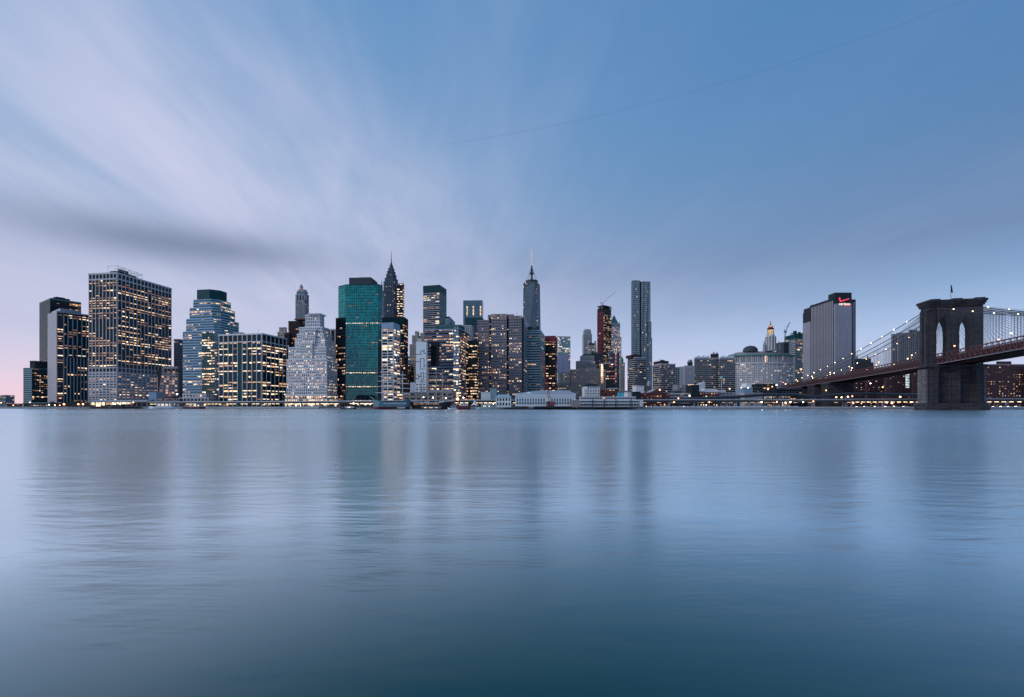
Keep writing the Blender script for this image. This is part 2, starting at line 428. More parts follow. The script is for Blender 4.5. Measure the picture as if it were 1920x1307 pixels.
        if sd > 0 and sh > 0:
            for j in range(nf):
                if st['hsep']: piece(s.root, 'spandrel', (L, sd, sh), at(0, 0, z0 + j * fh), rz, st['sm'])
                else: hexa(s.J('spandrels'), 0, L, sd, z0 + j * fh, z0 + j * fh + sh, st['sm'])
        if st['lit'] <= 0: return
        ww = bw - pw - 0.1; wh = fh - sh - 0.15
        if ww <= 0.2 or wh <= 0.2: return
        big = st['sep'] and ww * s.k * wh * s.k >= 7.0
        pool = [m for m, q in zip(st['litm'], st['cols']) for _ in range(q)]
        for j in range(nf):
            z = z0 + j * fh + sh + 0.07
            pf = st['lit'] * 1.4 * (random.choice((0.2, 0.5, 0.9, 1.2, 2.0)) if st['floorvar'] else 1.0)
            pf = min(0.92, pf); on = random.random() < pf; fm = random.choice(pool)
            for i in range(nb):
                if random.random() > st['corr'] * 0.8: on = random.random() < pf
                if not on: continue
                m = fm if random.random() < 0.55 else random.choice(pool)
                w_, u_ = ww, i * bw + pw / 2 + 0.05
                if random.random() < 0.3: w_ = ww * random.uniform(0.35, 0.8); u_ += random.uniform(0, ww - w_)
                h_ = wh * (1.0 if random.random() < 0.25 else random.uniform(0.4, 0.75))
                if big and s.nwin < st['maxwin']:
                    w_ = ww if w_ > 0.9 * ww else ww * 0.55; h_ = wh if h_ > 0.9 * wh else wh * 0.6
                    o = link(bpy.data.objects.new('lit_window', panemesh(w_, h_, m)), s.root)
                    o.location = at(u_, 0.05, z + wh - h_); o.rotation_euler = (0, 0, rz); s.nwin += 1
                else:
                    s.J('lit_windows').face([at(u_, 0.05, z + wh - h_), at(u_ + w_, 0.05, z + wh - h_), at(u_ + w_, 0.05, z + wh), at(u_, 0.05, z + wh)], m)
    def done(s):
        for nme, mb in s.joined.items(): mb.build(nme, s.root, 'stuff')
        s.joined = {}
    def roof_clutter(s, poly, z, n=4, m='concrete_dark', hmax=5.0):
        xs = [p[0] for p in poly]; ys = [p[1] for p in poly]; x0, x1, y0, y1 = min(xs), max(xs), min(ys), max(ys)
        for _ in range(n):
            w = random.uniform(0.08, 0.25) * (x1 - x0); dd = random.uniform(0.1, 0.3) * (y1 - y0)
            x = random.uniform(x0 + 1, x1 - w - 1); y = random.uniform(y0 + 1, y1 - dd - 1); h = random.uniform(1.5, hmax)
            b = MB(); b.box(x, x + w, y, y + dd, z + 0.2, z + h, m); b.build('roof_plant', s.root)
        b = MB(); x = random.uniform(x0 + 2, x1 - 2); y = random.uniform(y0 + 2, y1 - 2); b.tube([(x, y, z), (x, y, z + hmax * 1.8)], 0.18, 'metal_dark', 4); b.build('antenna', s.root)

# ------------------------------------------------------------------ water, quay, far shore
def water():
    m, q, b = base_mat('river_water')
    co = q.node('ShaderNodeTexCoord').outputs['Object']
    x, y, z = q.sep(co)
    def wave(scx, scy, scale, det): return q.noise(q.comb(q.m('MULTIPLY', x, scx), q.m('MULTIPLY', y, scy), 0.0), scale, det, 0.55)
    w1 = wave(0.30, 1.0, 1.1, 3.0); w2 = wave(0.25, 1.0, 0.22, 3.0); w3 = wave(0.2, 1.0, 0.03, 3.0)
    w0 = wave(0.28, 1.0, 4.5, 3.0); h = q.m('ADD', q.m('ADD', q.m('ADD', q.m('MULTIPLY', w0, 0.07), q.m('MULTIPLY', w1, 0.26)), q.m('MULTIPLY', w2, 0.05)), q.m('MULTIPLY', w3, 0.08))
    bp = q.node('ShaderNodeBump'); bp.inputs['Strength'].default_value = 0.14; bp.inputs['Distance'].default_value = 1.0; q.put(bp.inputs['Height'], h)
    patch = wave(0.35, 1.0, 0.012, 3.0)
    gl = q.node('ShaderNodeBsdfGlossy'); gl.distribution = 'MULTI_GGX'; q.put(gl.inputs['Roughness'], q.mr(patch, 0.3, 0.7, 0.20, 0.34)); q.put(gl.inputs['Normal'], bp.outputs[0])
    gl.inputs['Color'].default_value = (0.87, 0.98, 1.0, 1)
    df = q.node('ShaderNodeBsdfDiffuse'); df.inputs['Color'].default_value = (0.010, 0.074, 0.076, 1)
    fr = q.node('ShaderNodeFresnel'); fr.inputs['IOR'].default_value = 1.33; sheen = q.m('MULTIPLY_ADD', fr.outputs[0], 4.2, -0.17, clamp=True)
    mx = q.node('ShaderNodeMixShader'); q.put(mx.inputs[0], sheen); q.l.new(df.outputs[0], mx.inputs[1]); q.l.new(gl.outputs[0], mx.inputs[2])
    q.l.new(mx.outputs[0], m.node_tree.nodes['Material Output'].inputs['Surface']); m.node_tree.nodes.remove(b)
    mb = MB(); mb.face([(-20000, -300, 0), (20000, -300, 0), (20000, 30000, 0), (-20000, 30000, 0)], 'river_water')
    tag(mb.build('water'), 'calm blue grey river in front of the skyline', None, None, 'structure')
water()
SHORE = [(-900, 700), (-60, 660), (120, 640), (300, 610), (420, 575), (560, 530), (700, 495), (820, 470), (960, 462), (1080, 452), (1300, 446), (1480, 440), (1720, 428), (1960, 410), (2600, 380)]
def shore(u):
    for (a, da), (b, db) in zip(SHORE, SHORE[1:]):
        if a <= u <= b: return da + (db - da) * (u - a) / (b - a)
    return SHORE[0][1] if u < 0 else SHORE[-1][1]
def quay():
    mb = MB(); fr = [P(u, 0, D) for u, D in SHORE]
    poly = [(p.x, p.y) for p in fr] + [(9000, 3000), (9000, 9000), (-9000, 9000), (-9000, 1200)]
    mb.prism(poly, -1.0, GZ, 'asphalt', cap=False)
    mb.face([(p[0], p[1], GZ) for p in poly], 'asphalt')
    tag(mb.build('ground'), 'dark paved city ground behind the river bulkhead', None, None, 'structure')
    mb = MB()
    for (a, b) in zip(fr, fr[1:]):
        n = Vector((b.y - a.y, a.x - b.x, 0)).normalized() * 0.5
        if n.y > 0: n = -n
        for (z0, z1, o, m) in ((-1.0, GZ + 0.25, 0.0, 'concrete_dark'), (GZ - 0.3, GZ + 0.45, 0.25, 'concrete')):
            q0, q1 = a + n * (1 + o), b + n * (1 + o); r0, r1 = a - n, b - n
            mb.hexa([(q0.x, q0.y, z0), (q1.x, q1.y, z0), (r1.x, r1.y, z0), (r0.x, r0.y, z0), (q0.x, q0.y, z1), (q1.x, q1.y, z1), (r1.x, r1.y, z1), (r0.x, r0.y, z1)], m)
    tag(mb.build('quay_edge'), 'grey concrete bulkhead along the river', None, None, 'structure')
    mb = MB(); n = 120; pts = []; rnd = random.Random(4)
    for i in range(n + 1):
        u = -300 + 1400 * i / n; D = 4600; hgt = 14 + 12 * abs(math.sin(i * 0.21)) + rnd.uniform(0, 9)
        p = P(u, 0, D); pts.append((p.x, D, hgt))
    for a, b in zip(pts, pts[1:]):
        mb.face([(a[0], a[1], 0), (b[0], b[1], 0), (b[0], b[1], b[2]), (a[0], a[1], a[2])], 'slate')
        mb.face([(a[0], a[1], a[2]), (b[0], b[1], b[2]), (b[0], b[1] + 600, b[2] * 0.7), (a[0], a[1] + 600, a[2] * 0.7)], 'slate')
    tag(mb.build('far_shore'), 'low dark shore on the horizon', None, None, 'structure')
quay()

# ------------------------------------------------------------------ the skyline, left to right
TOWERS = 'office towers of the skyline'
# --- low dark block at the far left
b = Bld('office_building', 'low dark teal office block at the far left end of the skyline', (44, 60, 98), 800, theta=-6, vtop=690, cat='office building')
st = S(4.0, 3.8, 0.5, 0.25, 1.3, 0.15, 'glass_dark', 'teal_mid', lit=0.0)
b.block(b.full(), 0, b.z(690), S(3.2, 3.8, 0.6, 0.2, 1.9, 0.3, 'glass_dark', 'teal_mid', 'teal_panel', lit=0.0), only=(0,))
b.facade(b.full()[1], b.full()[2], 0, b.z(690), S(3.4, 3.8, 0.5, 0.25, 1.6, 0.12, 'glass_dark', 'teal_dark', lit=0.22, corr=0.6))
b.block(b.full(5, 2, 6, 4), b.z(690), b.z(676), S(3, 6, 0.4, 0.2, 1.0, 0.2, 'glass_black', 'teal_dark', lit=0))
b.done()
# --- dark tower with a notched crown
b = Bld('office_tower', 'dark slab tower with a bright eave line, behind the grey slab at far left', (74, 94, 152), 830, tops=(568, 559, 567), cat='tower', group=TOWERS)
b.block(b.full(), 0, b.z(559), S(6.5, 3.9, 0.25, 0.15, 2.6, 0.1, 'glass_black', 'dark_panel', 'teal_dark', lit=0.0, cap=2.0, capm='teal_mid'), only=(0,))
b.facade(b.full()[1], b.full()[2], 0, b.z(566), S(4.2, 3.9, 0.5, 0.3, 1.7, 0.12, 'glass_black', 'dark_panel', lit=0.10))
b.facade(b.full()[1], b.full()[2], b.z(569.5), b.z(563), S(4.2, 6, 0.8, 0.4, 1.5, 0.3, 'glass_black', 'dark_panel', lit=0.65, cols=(2, 4, 4, 0), floorvar=0))
b.plain('penthouse', b.full(6, 4, b.d * 0.15, b.d * 0.35), b.z(559), b.z(555), 'dark_panel')
b.plain('penthouse', b.full(8, 6, b.d * 0.22, b.d * 0.5), b.z(559), b.z(553.5), 'slate')
b.roof_clutter(b.full(), b.z(559), 2, 'dark_panel', 3)
b.done()
# --- grey slab with a blank end wall
b = Bld('office_tower', 'pale grey slab tower with blank end wall left of the huge ribbed tower', (90, 107, 170), 745, tops=(591, 584, 590), cat='tower', group=TOWERS)
zt = b.z(584); q = b.full()
b.plain('shaft', q, 0, zt, 'glass_dark')
mb = MB(); mb.box(q[0][0], q[1][0], q[0][1] - 0.5, q[0][1] - 0.02, 0, zt + 1.5, 'steel_panel'); mb.build('end_wall', b.root)
for k in range(44):
    z = k * zt / 44
    piece(b.root, 'wall_joint', (b.w, 0.12, 0.35), (q[0][0], q[0][1] - 0.5, z), 0, 'concrete_dark')
f0, f1 = q[1], q[2]; y0 = q[1][1]
yc = y0 + b.d * 0.18
b.facade((q[1][0], y0), (q[1][0], yc), 0, zt, S(20, 3.9, 0.6, 0.5, 1.9, 0.2, 'glass_black', 'steel_panel', 'dark_panel', lit=0.35, corr=0.9, sep=True))
b.facade((q[1][0], yc), f1, b.z(668), zt - 3, S(6.0, 3.9, 1.5, 0.7, 1.7, 0.15, 'glass_dark', 'steel_panel', 'teal_dark', lit=0.36, sep=True))
b.facade((q[1][0], yc), f1, 0, b.z(668), S(4.1, 3.9, 1.5, 0.7, 1.7, 0.15, 'glass_dark', 'steel_panel', 'teal_dark', lit=0.22, sep=True))
b.plain('parapet', b.full(0.4, -0.6, 0.3, -0.2), zt - 1.2, zt + 1, 'steel_panel')
b.plain('penthouse', b.full(2, 3, b.d * 0.1, b.d * 0.3), zt, b.z(576.5), 'steel_panel')
b.done()
# --- the tallest ribbed tower with its wide base
b = Bld('office_tower', 'huge dark tower with pale ribs and roof lattice, largest at left', (167, 220, 321), 716, tops=(511, 511, 535), theta=-8, vtop=511, cat='tower', group=TOWERS)
q = b.full(); zt = b.z(511)
ribs = S(6.6, 3.95, 1.15, 0.8, 1.75, 0.12, 'glass_black', 'concrete', 'dark_panel', lit=0.34, sep=True, cap=0, hsep=True, corr=0.7, maxwin=300, cols=(4, 6, 6, 1))
b.block(q, b.z(689), b.z(524), ribs, 'shaft')
b.block(q, b.z(524), zt, S(6.6, 12.2, 1.5, 0.9, 2.2, 0.92, 'glass_black', 'concrete', lit=0, sep=True, cap=2.2), 'crown')
b.block(q, b.z(700), b.z(689), S(6.6, 12, 1.5, 0.9, 2.6, 0.92, 'glass_black', 'concrete', lit=0, sep=True, cap=1.2), 'podium_band')
qb = rect(q[0][0], q[1][0] + 0.6, q[0][1] - 0.6, b.ry(294))
b.block(qb, 0, b.z(700), S(6.6, 4.1, 2.0, 0.5, 2.1, 0.42, 'glass_dark', 'concrete', lit=0.42, sep=True, cap=0, cols=(1, 4, 6, 1)), 'podium')
b.plain('penthouse', rect(b.fx(199), b.w / 2 - 6, -b.d / 2 + 6, b.ry(262)), zt, b.z(505.5), 'dark_panel')
b.plain('penthouse', rect(b.fx(210), b.w / 2 - 7, -b.d / 2 + 9, b.ry(248)), zt, b.z(501), 'slate')
fr = MB(); x1 = b.w / 2 - 4; ys = [b.ry(u) for u in (225, 238, 250, 262, 271)]
for i, y in enumerate(ys):
    for x in (x1, x1 - 18):
        fr.tube([(x, y, zt), (x, y, zt + 12 - i * 0.6)], 0.3, 'metal_pale', 4)
    fr.tube([(x1, y, zt + 12 - i * 0.6), (x1 - 18, y, zt + 12 - i * 0.6)], 0.28, 'metal_pale', 4)
    if i:
        for dz in (12, 8.5, 5):
            fr.tube([(x1, ys[i - 1], zt + dz - (i - 1) * 0.6), (x1, y, zt + dz - i * 0.6)], 0.26, 'metal_pale', 4)
        fr.tube([(x1, ys[i - 1], zt + 5), (x1, y, zt + 11)], 0.2, 'metal_pale', 4)
fr.build('roof_lattice', b.root)
b.done()
# --- low sloped wing
b = Bld('office_building', 'low stone wing with slanting left edge right of the huge ribbed tower', (294, 333, 338), 690, theta=-4, vtop=687, depth=30, cat='office building')
q = b.full(); zt = b.z(687); xs = b.fx(305)
mb = MB(); mb.hexa([(q[0][0], q[0][1], 0), (q[1][0], q[0][1], 0), (q[1][0], q[2][1], 0), (q[0][0], q[2][1], 0), (xs, q[0][1], zt), (q[1][0], q[0][1], zt), (q[1][0], q[2][1], zt), (xs, q[2][1], zt)], 'mauve_stone'); mb.build('shaft', b.root)
gl = b.J('windows'); lit = b.J('lit_windows')
for j in range(13):
    za = 10 + j * (zt - 16) / 13; xl = q[0][0] + (xs - q[0][0]) * (za + 2.5) / zt; nb = 6; bw = (q[1][0] - xl) / nb
    for i in range(nb):
        x0 = xl + i * bw + bw * 0.2; y = q[0][1] - 0.06
        tgt, m = (lit, random.choice(('lit_dim', 'lit_warm'))) if random.random() < 0.3 else (gl, 'glass_dark')
        tgt.face([(x0, y, za), (x0 + bw * 0.62, y, za), (x0 + bw * 0.62, y, za + 2.2), (x0, y, za + 2.2)], m)
b.facade((q[0][0], q[0][1]), (q[1][0], q[0][1]), 0, 9, S(7, 4.5, 1.2, 0.4, 1.0, 0.3, 'glass_dark', 'mauve_stone', lit=0.4))
for i in range(5): piece(b.root, 'window', (5.0, 0.2, 4.2), (xs + 2 + i * 6.4, q[0][1] - 0.02, zt - 7.5), 0, 'glass_black')
b.plain('dark_link', rect(b.fx(289), b.fx(312), q[0][1] + 6, q[2][1]), 0, b.z(692), 'glass_black'); b.plain('canopy', rect(b.fx(310), b.fx(332), q[0][1] - 8, q[0][1] - 0.1), 12, 16, 'hull_red'); b.done()
# --- slim dark tower behind
b = Bld('office_tower', 'slim plain dark tower peeping out left of the stepped octagonal tower', (326, 336, 345), 900, theta=-5, vtop=636, cat='tower', group=TOWERS)
b.block(b.full(), 0, b.z(636), S(3, 3.8, 0.5, 0.2, 1.5, 0.1, 'glass_dark', 'navy_band', lit=0.02)); b.done()
# --- stepped octagonal banded tower
b = Bld('office_tower', 'stepped octagonal tower with pale bands and a plain teal crown', (336, 399, 428), 677, theta=-10, vtop=540, cat='tower', group=TOWERS)
def octo(px, cl, f=0.0):
    x0, x1 = b.fx(px[0]), b.fx(px[1]); w = x1 - x0; dd = w * 0.78; y0 = -b.d / 2 + f; y1 = y0 + dd
    return [(x0 + cl, y0), (x1 - cl, y0), (x1, y0 + cl), (x1, y1 - cl), (x1 - cl, y1), (x0 + cl, y1), (x0, y1 - cl), (x0, y0 + cl)]
band = S(3.0, 3.9, 0.0, 0.0, 2.1, 0.35, 'glass_teal', 'teal_panel', lit=0.25, cap=1.0, capm='teal_panel', corr=0.85, hsep=True, cols=(4, 3, 3, 3), litm=['lit_bright', 'lit_warm', 'lit_dim', 'lit_white'])
bandw = var(band, sm='blue_panel', capm='blue_panel')
steps = [(740, 621, (336.5, 409), 6), (621, 597, (341, 407), 6.5), (597, 576, (345, 404), 7.5), (576, 560, (349.5, 401), 8.5), (560, 540, (353.5, 398), 9.5)]
for i, (v0, v1, px, cl) in enumerate(steps):
    o = octo(px, cl, i * 1.3)
    if i < 4:
        mb = MB(); mb.prism(o, 0 if i == 0 else b.z(v0), b.z(v1), 'glass_teal'); mb.build('tier', b.root)
        for e in range(8):
            if not b.visible(o[e], o[(e + 1) % 8]): continue
            if i < 1 and e == 0:      # front: pale banded left part, dark recess on the right
                xm = b.fx(379); y0 = o[0][1]
                b.facade(o[0], (xm, y0), 0, b.z(v1), bandw); b.facade((xm, y0), o[1], 0, b.z(v1), var(band, sm='teal_dark', sh=1.5, lit=0.35))
            else: b.facade(o[e], o[(e + 1) % 8], 0 if i == 0 else b.z(v0), b.z(v1), bandw if e in (7, 0) else band)
        mb = MB(); mb.prism([(x * 1.006, y * 1.006) for x, y in o], b.z(v1) - 0.8, b.z(v1) + 0.8, 'blue_panel'); mb.build('parapet', b.root)
    else:
        mb = MB(); mb.prism(o, b.z(v0), b.z(v1), 'teal_dark'); mb.build('crown', b.root)
b.done()
b = Bld('office_building', 'low stone building with two window rows below the stepped octagonal tower', (337, 391, 394), 640, theta=-4, vtop=738, depth=18, cat='building')
q = b.full(); b.block(q, 0, b.z(746), S(5, 6, 1.8, 0.4, 2.4, 0.3, 'glass_dark', 'concrete', lit=0.1, sep=True))
b.block(b.full(2, 6, 3, 2), b.z(746), b.z(738.5), S(5, 6, 2.4, 0.4, 1.8, 0.3, 'glass_dark', 'concrete', lit=0.4, sep=True)); b.done()
# --- square dark box with white ribs
b = Bld('office_tower', 'squat square dark glass tower with thin white ribs left of the ziggurat', (411, 491, 537), 640, tops=(629, 625, 636), cat='tower', group=TOWERS)
q = b.full(); zt = b.z(625)
b.block(q, 0, b.z(641), S(b.w / 9, 3.9, 0.8, 0.9, 1.7, 0.1, 'glass_dark', 'pale_stone', 'teal_dark', lit=0.30, sep=True, cap=0, corr=0.75, cols=(4, 4, 3, 2)))
b.block(q, b.z(641), zt, S(b.w / 9, 11, 0.9, 0.9, 1.3, 0.92, 'glass_dark', 'pale_stone', lit=0, sep=True, cap=1.6), 'crown')
b.roof_clutter(q, zt, 5, 'concrete_dark', 4); xa = -b.w / 2 + b.w * 4 / 9; piece(b.root, 'blank_panel', (b.w / 9 - 0.9, 0.35, b.z(641)), (xa + 0.45, -b.d / 2, 0), 0, 'teal_dark'); b.done()
# --- behind it: tan stepped top, dark red tower, shaft with lantern
b = Bld('stone_tower', 'tan stepped stone tower top behind the squat dark glass tower', (517, 536, 544), 820, theta=-6, vtop=613, cat='tower', group=TOWERS)
for i, (l, v0, v1) in enumerate(((0, 700, 632), (2, 632, 622), (4, 622, 613))):
    b.block(b.full(l, l, l, l), 0 if not i else b.z(v0), b.z(v1), S(3.0, 3.6, 1.3, 0.3, 1.7, 0.2, 'glass_dark', 'warm_stone', lit=0.12, cap=1.2), 'tier')
b.done()
b = Bld('office_tower', 'dark wine coloured tower left of the slender stone tower with lantern', (541, 561, 572), 760, theta=-6, vtop=602, cat='tower', group=TOWERS)
b.block(b.full(), 0, b.z(602), S(2.6, 3.8, 0.9, 0.4, 1.4, 0.1, 'glass_brown', 'brown_dark', lit=0.08, cap=2, litm=['lit_red', 'lit_dim', 'lit_warm', 'lit_dim']))
b.block(rect(b.fx(536), b.fx(545), -b.d / 2 - 4, b.d / 2), 0, b.z(626), S(2.6, 3.8, 0.9, 0.4, 1.4, 0.1, 'glass_brown', 'brown_dark', lit=0.05, cap=2), 'lower_wing')
b.plain('roof_canopy', rect(b.fx(551), b.fx(571), -b.d / 2 + 1, b.d / 2), b.z(599), b.z(597), 'hull_red'); b.done()
b = Bld('stone_tower', 'slender grey stone tower with chamfered shoulders and a small roof lantern', (553, 574, 580), 843, theta=-4, vtop=545, cat='tower', group=TOWERS)
q = b.full(); w = b.w; stn = S(2.4, 3.7, 1.25, 0.4, 1.5, 0.15, 'glass_dark', 'grey_stone', lit=0.06, cap=0)
def ch(i, c): x0, x1, y0, y1 = -w / 2 + i, w / 2 - i, -b.d / 2 + i, b.d / 2 - i; return [(x0 + c, y0), (x1 - c, y0), (x1, y0 + c), (x1, y1 - c), (x1 - c, y1), (x0 + c, y1), (x0, y1 - c), (x0, y0 + c)]
b.block(ch(0, 2.2), 0, b.z(567), stn); b.block(ch(0, 2.6), b.z(567), b.z(552), S(5.2, 14, 2.4, 0.5, 4, 0.5, 'glass_black', 'grey_stone', lit=0, cap=1.5), 'belfry')
b.block(ch(1.0, 3.2), b.z(552), b.z(546), S(2.4, 6, 1.2, 0.3, 2, 0.3, 'glass_dark', 'grey_stone', lit=0, cap=1), 'attic')
b.plain('crown', ch(2.2, 4), b.z(546), b.z(542), 'grey_stone')
mb = MB(); x = b.fx(562); mb.lathe([(3.2, b.z(542)), (3.0, b.z(537.5)), (3.5, b.z(537)), (2.2, b.z(534)), (0.9, b.z(532)), (0.1, b.z(530))], 'grey_stone', 8, (x, 0)); mb.build('lantern', b.root)
mb = MB(); mb.lathe([(3.3, b.z(541)), (3.3, b.z(538.4))], 'lit_dim', 8, (x, 0)); mb.build('lantern_light', b.root); b.done()
# --- white ziggurat
b = Bld('stone_tower', 'white stepped ziggurat office tower covered in small bright windows', (537, 613, 632), 590, theta=-7, vtop=587, cat='tower', group=TOWERS)
zg = S(2.7, 3.75, 1.25, 0.35, 1.75, 0.3, 'glass_dark', 'pale_stone', lit=0.26, cap=1.3, corr=0.4, cols=(3, 3, 3, 3))
lv = [(754, 673, 537.5, 613, 632, .40), (673, 650, 541, 611.5, 629, .3), (650, 635, 553, 609.5, 626, .22), (635, 624, 557, 607, 622, .15), (624, 611, 561, 604.5, 617, .15), (611, 587, 572.5, 600, 607, .06)]
for i, (v0, v1, ul, uc, ur, lt) in enumerate(lv):
    f = i * 1.6; y0 = -b.d / 2 + f; x1 = b.fx(uc, y0)
    pl = rect(b.fx(ul, y0), x1, y0, max(b.ry(ur, x1), y0 + 10)); b.block(pl, 0 if not i else b.z(v0), b.z(v1), var(zg, lit=lt), 'tier')
    if i in (1, 2, 3):      # notched shoulders
        xm = (pl[0][0] + pl[1][0]) / 2
        b.block(rect(xm - 9, xm + 8, y0 - 1.5, y0 + 5), b.z(v0), b.z(v1) + 5.5, var(zg, lit=lt), 'shoulder')
b.block(b.full(-1, -1, -1, 1), 0, b.z(741), S(2.7, 4.6, 0.6, 0.45, 1.0, 0.4, 'glass_dark', 'pale_stone', lit=0.8, cap=1.0, floorvar=0, cols=(5, 3, 0, 4)), 'podium')
b.plain('crown', rect(b.fx(575, -10), b.fx(598, -10), -8, 8), b.z(587), b.z(585), 'pale_stone'); b.done()
# --- narrow dark tower with pale columns
b = Bld('office_tower', 'dark tower with lit right flank squeezed between ziggurat and green glass tower', (612, 629, 638), 700, theta=-6, vtop=617, cat='tower', group=TOWERS)
b.block(b.full(), 0, b.z(617), S(6, 3.8, 1.2, 0.7, 1.5, 0.15, 'glass_black', 'pale_stone', 'brown_dark', lit=0.25, sep=True, cap=1.5, cols=(1, 4, 4, 1)))
b.facade(b.full()[1], b.full()[2], 0, b.z(625), S(3, 3.8, 0.6, 0.3, 1.6, 0.2, 'glass_black', 'brown_dark', lit=0.55, cols=(1, 5, 3, 1), sep=False)); b.done()
# --- green glass tower
b = Bld('glass_tower', 'tall emerald green glass tower with chamfered corners and bright bands of light', (634, 709, 717), 612, theta=-3, vtop=533, cat='tower', group=TOWERS)
x0, x1 = b.fx(648), b.fx(709); y0 = -b.d / 2; xl = b.fx(634, y0 + 8); zt = b.z(533)
pl = [(x0, y0), (x1, y0), (b.fx(716.5, y0 + 8.5), y0 + 8.5), (b.fx(716.5, y0 + 34), y0 + 34), (b.fx(712, y0 + 44), y0 + 44), (x0, y0 + 44), (xl, y0 + 36), (xl, y0 + 9)]
mb = MB(); mb.prism(pl, 6, zt, 'glass_green'); mb.build('shaft', b.root)
gr = S(3.0, 3.8, 0.22, 0.12, 0.45, 0.14, 'glass_green', 'teal_dark', lit=0.0, cap=0)
for e in range(8):
    if b.visible(pl[e], pl[(e + 1) % 8]):
        b.facade(pl[e], pl[(e + 1) % 8], 6, zt, gr)
        b.facade(pl[e], pl[(e + 1) % 8], b.z(690), b.z(545), S(3.0, 3.8, 0.3, 0, 2.6, 0, 'glass_green', lit=0.06, corr=0.6, cols=(1, 3, 5, 0), litm=['lit_warm', 'lit_dim', 'lit_dim', 'lit_dim']))
        for v in (605.5, 698.5, 724.5):
            b.facade(pl[e], pl[(e + 1) % 8], b.z(v + 1.6), b.z(v - 0.4), S(3.0, 2.0, 0.35, 0, 0.1, 0, 'glass_green', lit=0.85, corr=0.2, cap=0, floorvar=0, cols=(4, 2, 0, 4)))
b.plain('dark_reflection', [(x0 - 0.2, y0 - 0.6), (x0 - 0.1, y0 + 12), (xl - 2.5, y0 + 16), (xl - 2.5, y0 + 6)][::1], 0, b.z(594), 'glass_black')  # black block painting the dark reflection on the left facet
b.facade((xl - 2.5, y0 + 6), (x0 - 0.2, y0 - 0.6), 0, b.z(612), S(3, 3.8, 0.3, 0.1, 1.8, 0.08, 'glass_black', 'dark_panel', lit=0.22, cols=(1, 3, 5, 0)))
b.plain('right_annex', rect(x1 + 0.2, b.fx(716, y0 - 0.5), y0 - 0.5, y0 + 20), 0, b.z(644), 'glass_black')
b.plain('parapet', [(x * 1.004, y * 1.004) for x, y in pl], zt - 1.2, zt + 0.4, 'teal_dark')
b.plain('penthouse', rect(b.fx(651), b.fx(693), y0 + 6, y0 + 30), zt, b.z(517.5), 'slate')
b.plain('penthouse', rect(b.fx(668), b.fx(690), y0 + 10, y0 + 26), b.z(517.5), b.z(515.5), 'dark_panel')
for u in (672, 677, 681): mb = MB(); mb.lathe([(1.1, b.z(516)), (1.1, b.z(513.5))], 'dark_panel', 8, (b.fx(u), y0 + 16)); mb.build('vent', b.root)
mb = MB(); xa, xb = b.fx(666), b.fx(706); mb.prism([(xa, y0 - 14), (xb, y0 - 14), (xb, y0 - 0.2), (xa, y0 - 0.2)], 0, 16, 'glass_black', [(xa + 5, y0 - 6), (xb - 4, y0 - 6), (xb - 4, y0 - 0.2), (xa + 5, y0 - 0.2)]); mb.build('atrium', b.root)
b.facade((xa + 2, y0 - 14.1), (xb - 2, y0 - 14.1), 2, 9, S(3, 4.5, 0.4, 0.2, 0.6, 0.2, 'glass_black', 'teal_dark', lit=0.8, floorvar=0, cap=0, cols=(3, 3, 0, 3)))
b.done()
# --- spire pair
b = Bld('stone_tower', 'thin copper green spire just peeping over the right edge of the green glass tower', (708, 718, 722), 905, theta=-4, vtop=545, cat='tower', group=TOWERS)
b.block(b.full(), 0, b.z(575), S(2.6, 3.7, 1.2, 0.3, 1.6, 0.2, 'glass_dark', 'grey_stone', lit=0.05)); xm = b.fx(713.8)
mb = MB(); mb.lathe([(6.4, b.z(575)), (2.0, b.z(541)), (2.4, b.z(540)), (1.7, b.z(533)), (0.8, b.z(530)), (0.15, b.z(520))], 'copper_green', 4, (xm, 0), R(45)); mb.build('spire', b.root); b.done()
b = Bld('stone_tower', 'dark art deco tower tapering in tiers to a long needle spire', (716.5, 741, 747), 843, theta=-4, vtop=523, cat='tower', group=TOWERS)
w, dd = b.w, b.d; cx, cy = b.fx(730.5), 0
dk = S(2.5, 3.7, 1.2, 0.45, 1.4, 0.15, 'glass_black', 'blue_stone', lit=0.07, cap=0.8, cols=(2, 2, 2, 4), corr=0.3)
hw = w / 2
for i, (v0, v1, k) in enumerate(((760, 545, 1.0), (545, 528, 0.94), (528, 521, 0.80), (521, 513, 0.62), (513, 507, 0.50), (507, 501, 0.36), (501, 496, 0.22))):
    r_ = hw * k; c_ = r_ * 0.28
    pl = [(cx - r_ + c_, cy - r_), (cx + r_ - c_, cy - r_), (cx + r_, cy - r_ + c_), (cx + r_, cy + r_ - c_), (cx + r_ - c_, cy + r_), (cx - r_ + c_, cy + r_), (cx - r_, cy + r_ - c_), (cx - r_, cy - r_ + c_)]
    b.block(pl, 0 if not i else b.z(v0), b.z(v1), dk, 'tier')
mb = MB(); mb.lathe([(2.6, b.z(496)), (1.9, b.z(491)), (0.9, b.z(489)), (0.6, b.z(480)), (0.2, b.z(467))], 'metal_dark', 8, (cx, cy)); mb.build('needle', b.root); b.done()
# --- open framed tower
b = Bld('glass_tower', 'narrow tower of bright open floors right of the needle spire tower', (744, 755, 757.5), 815, theta=-3, vtop=532, cat='tower', group=TOWERS)
b.block(b.full(), 0, b.z(532), S(5, 4.3, 0.6, 0.3, 1.9, 0.5, 'glass_black', 'brown_dark', 'brown_dark', lit=0.8, sep=True, cap=1, corr=0.3, floorvar=0, cols=(2, 1, 1, 8)))
mb = MB(); x = b.fx(754.5); mb.tube([(x, 0, b.z(532)), (x, 0, b.z(527))], 0.4, 'metal_dark', 4); mb.build('mast', b.root); b.done()
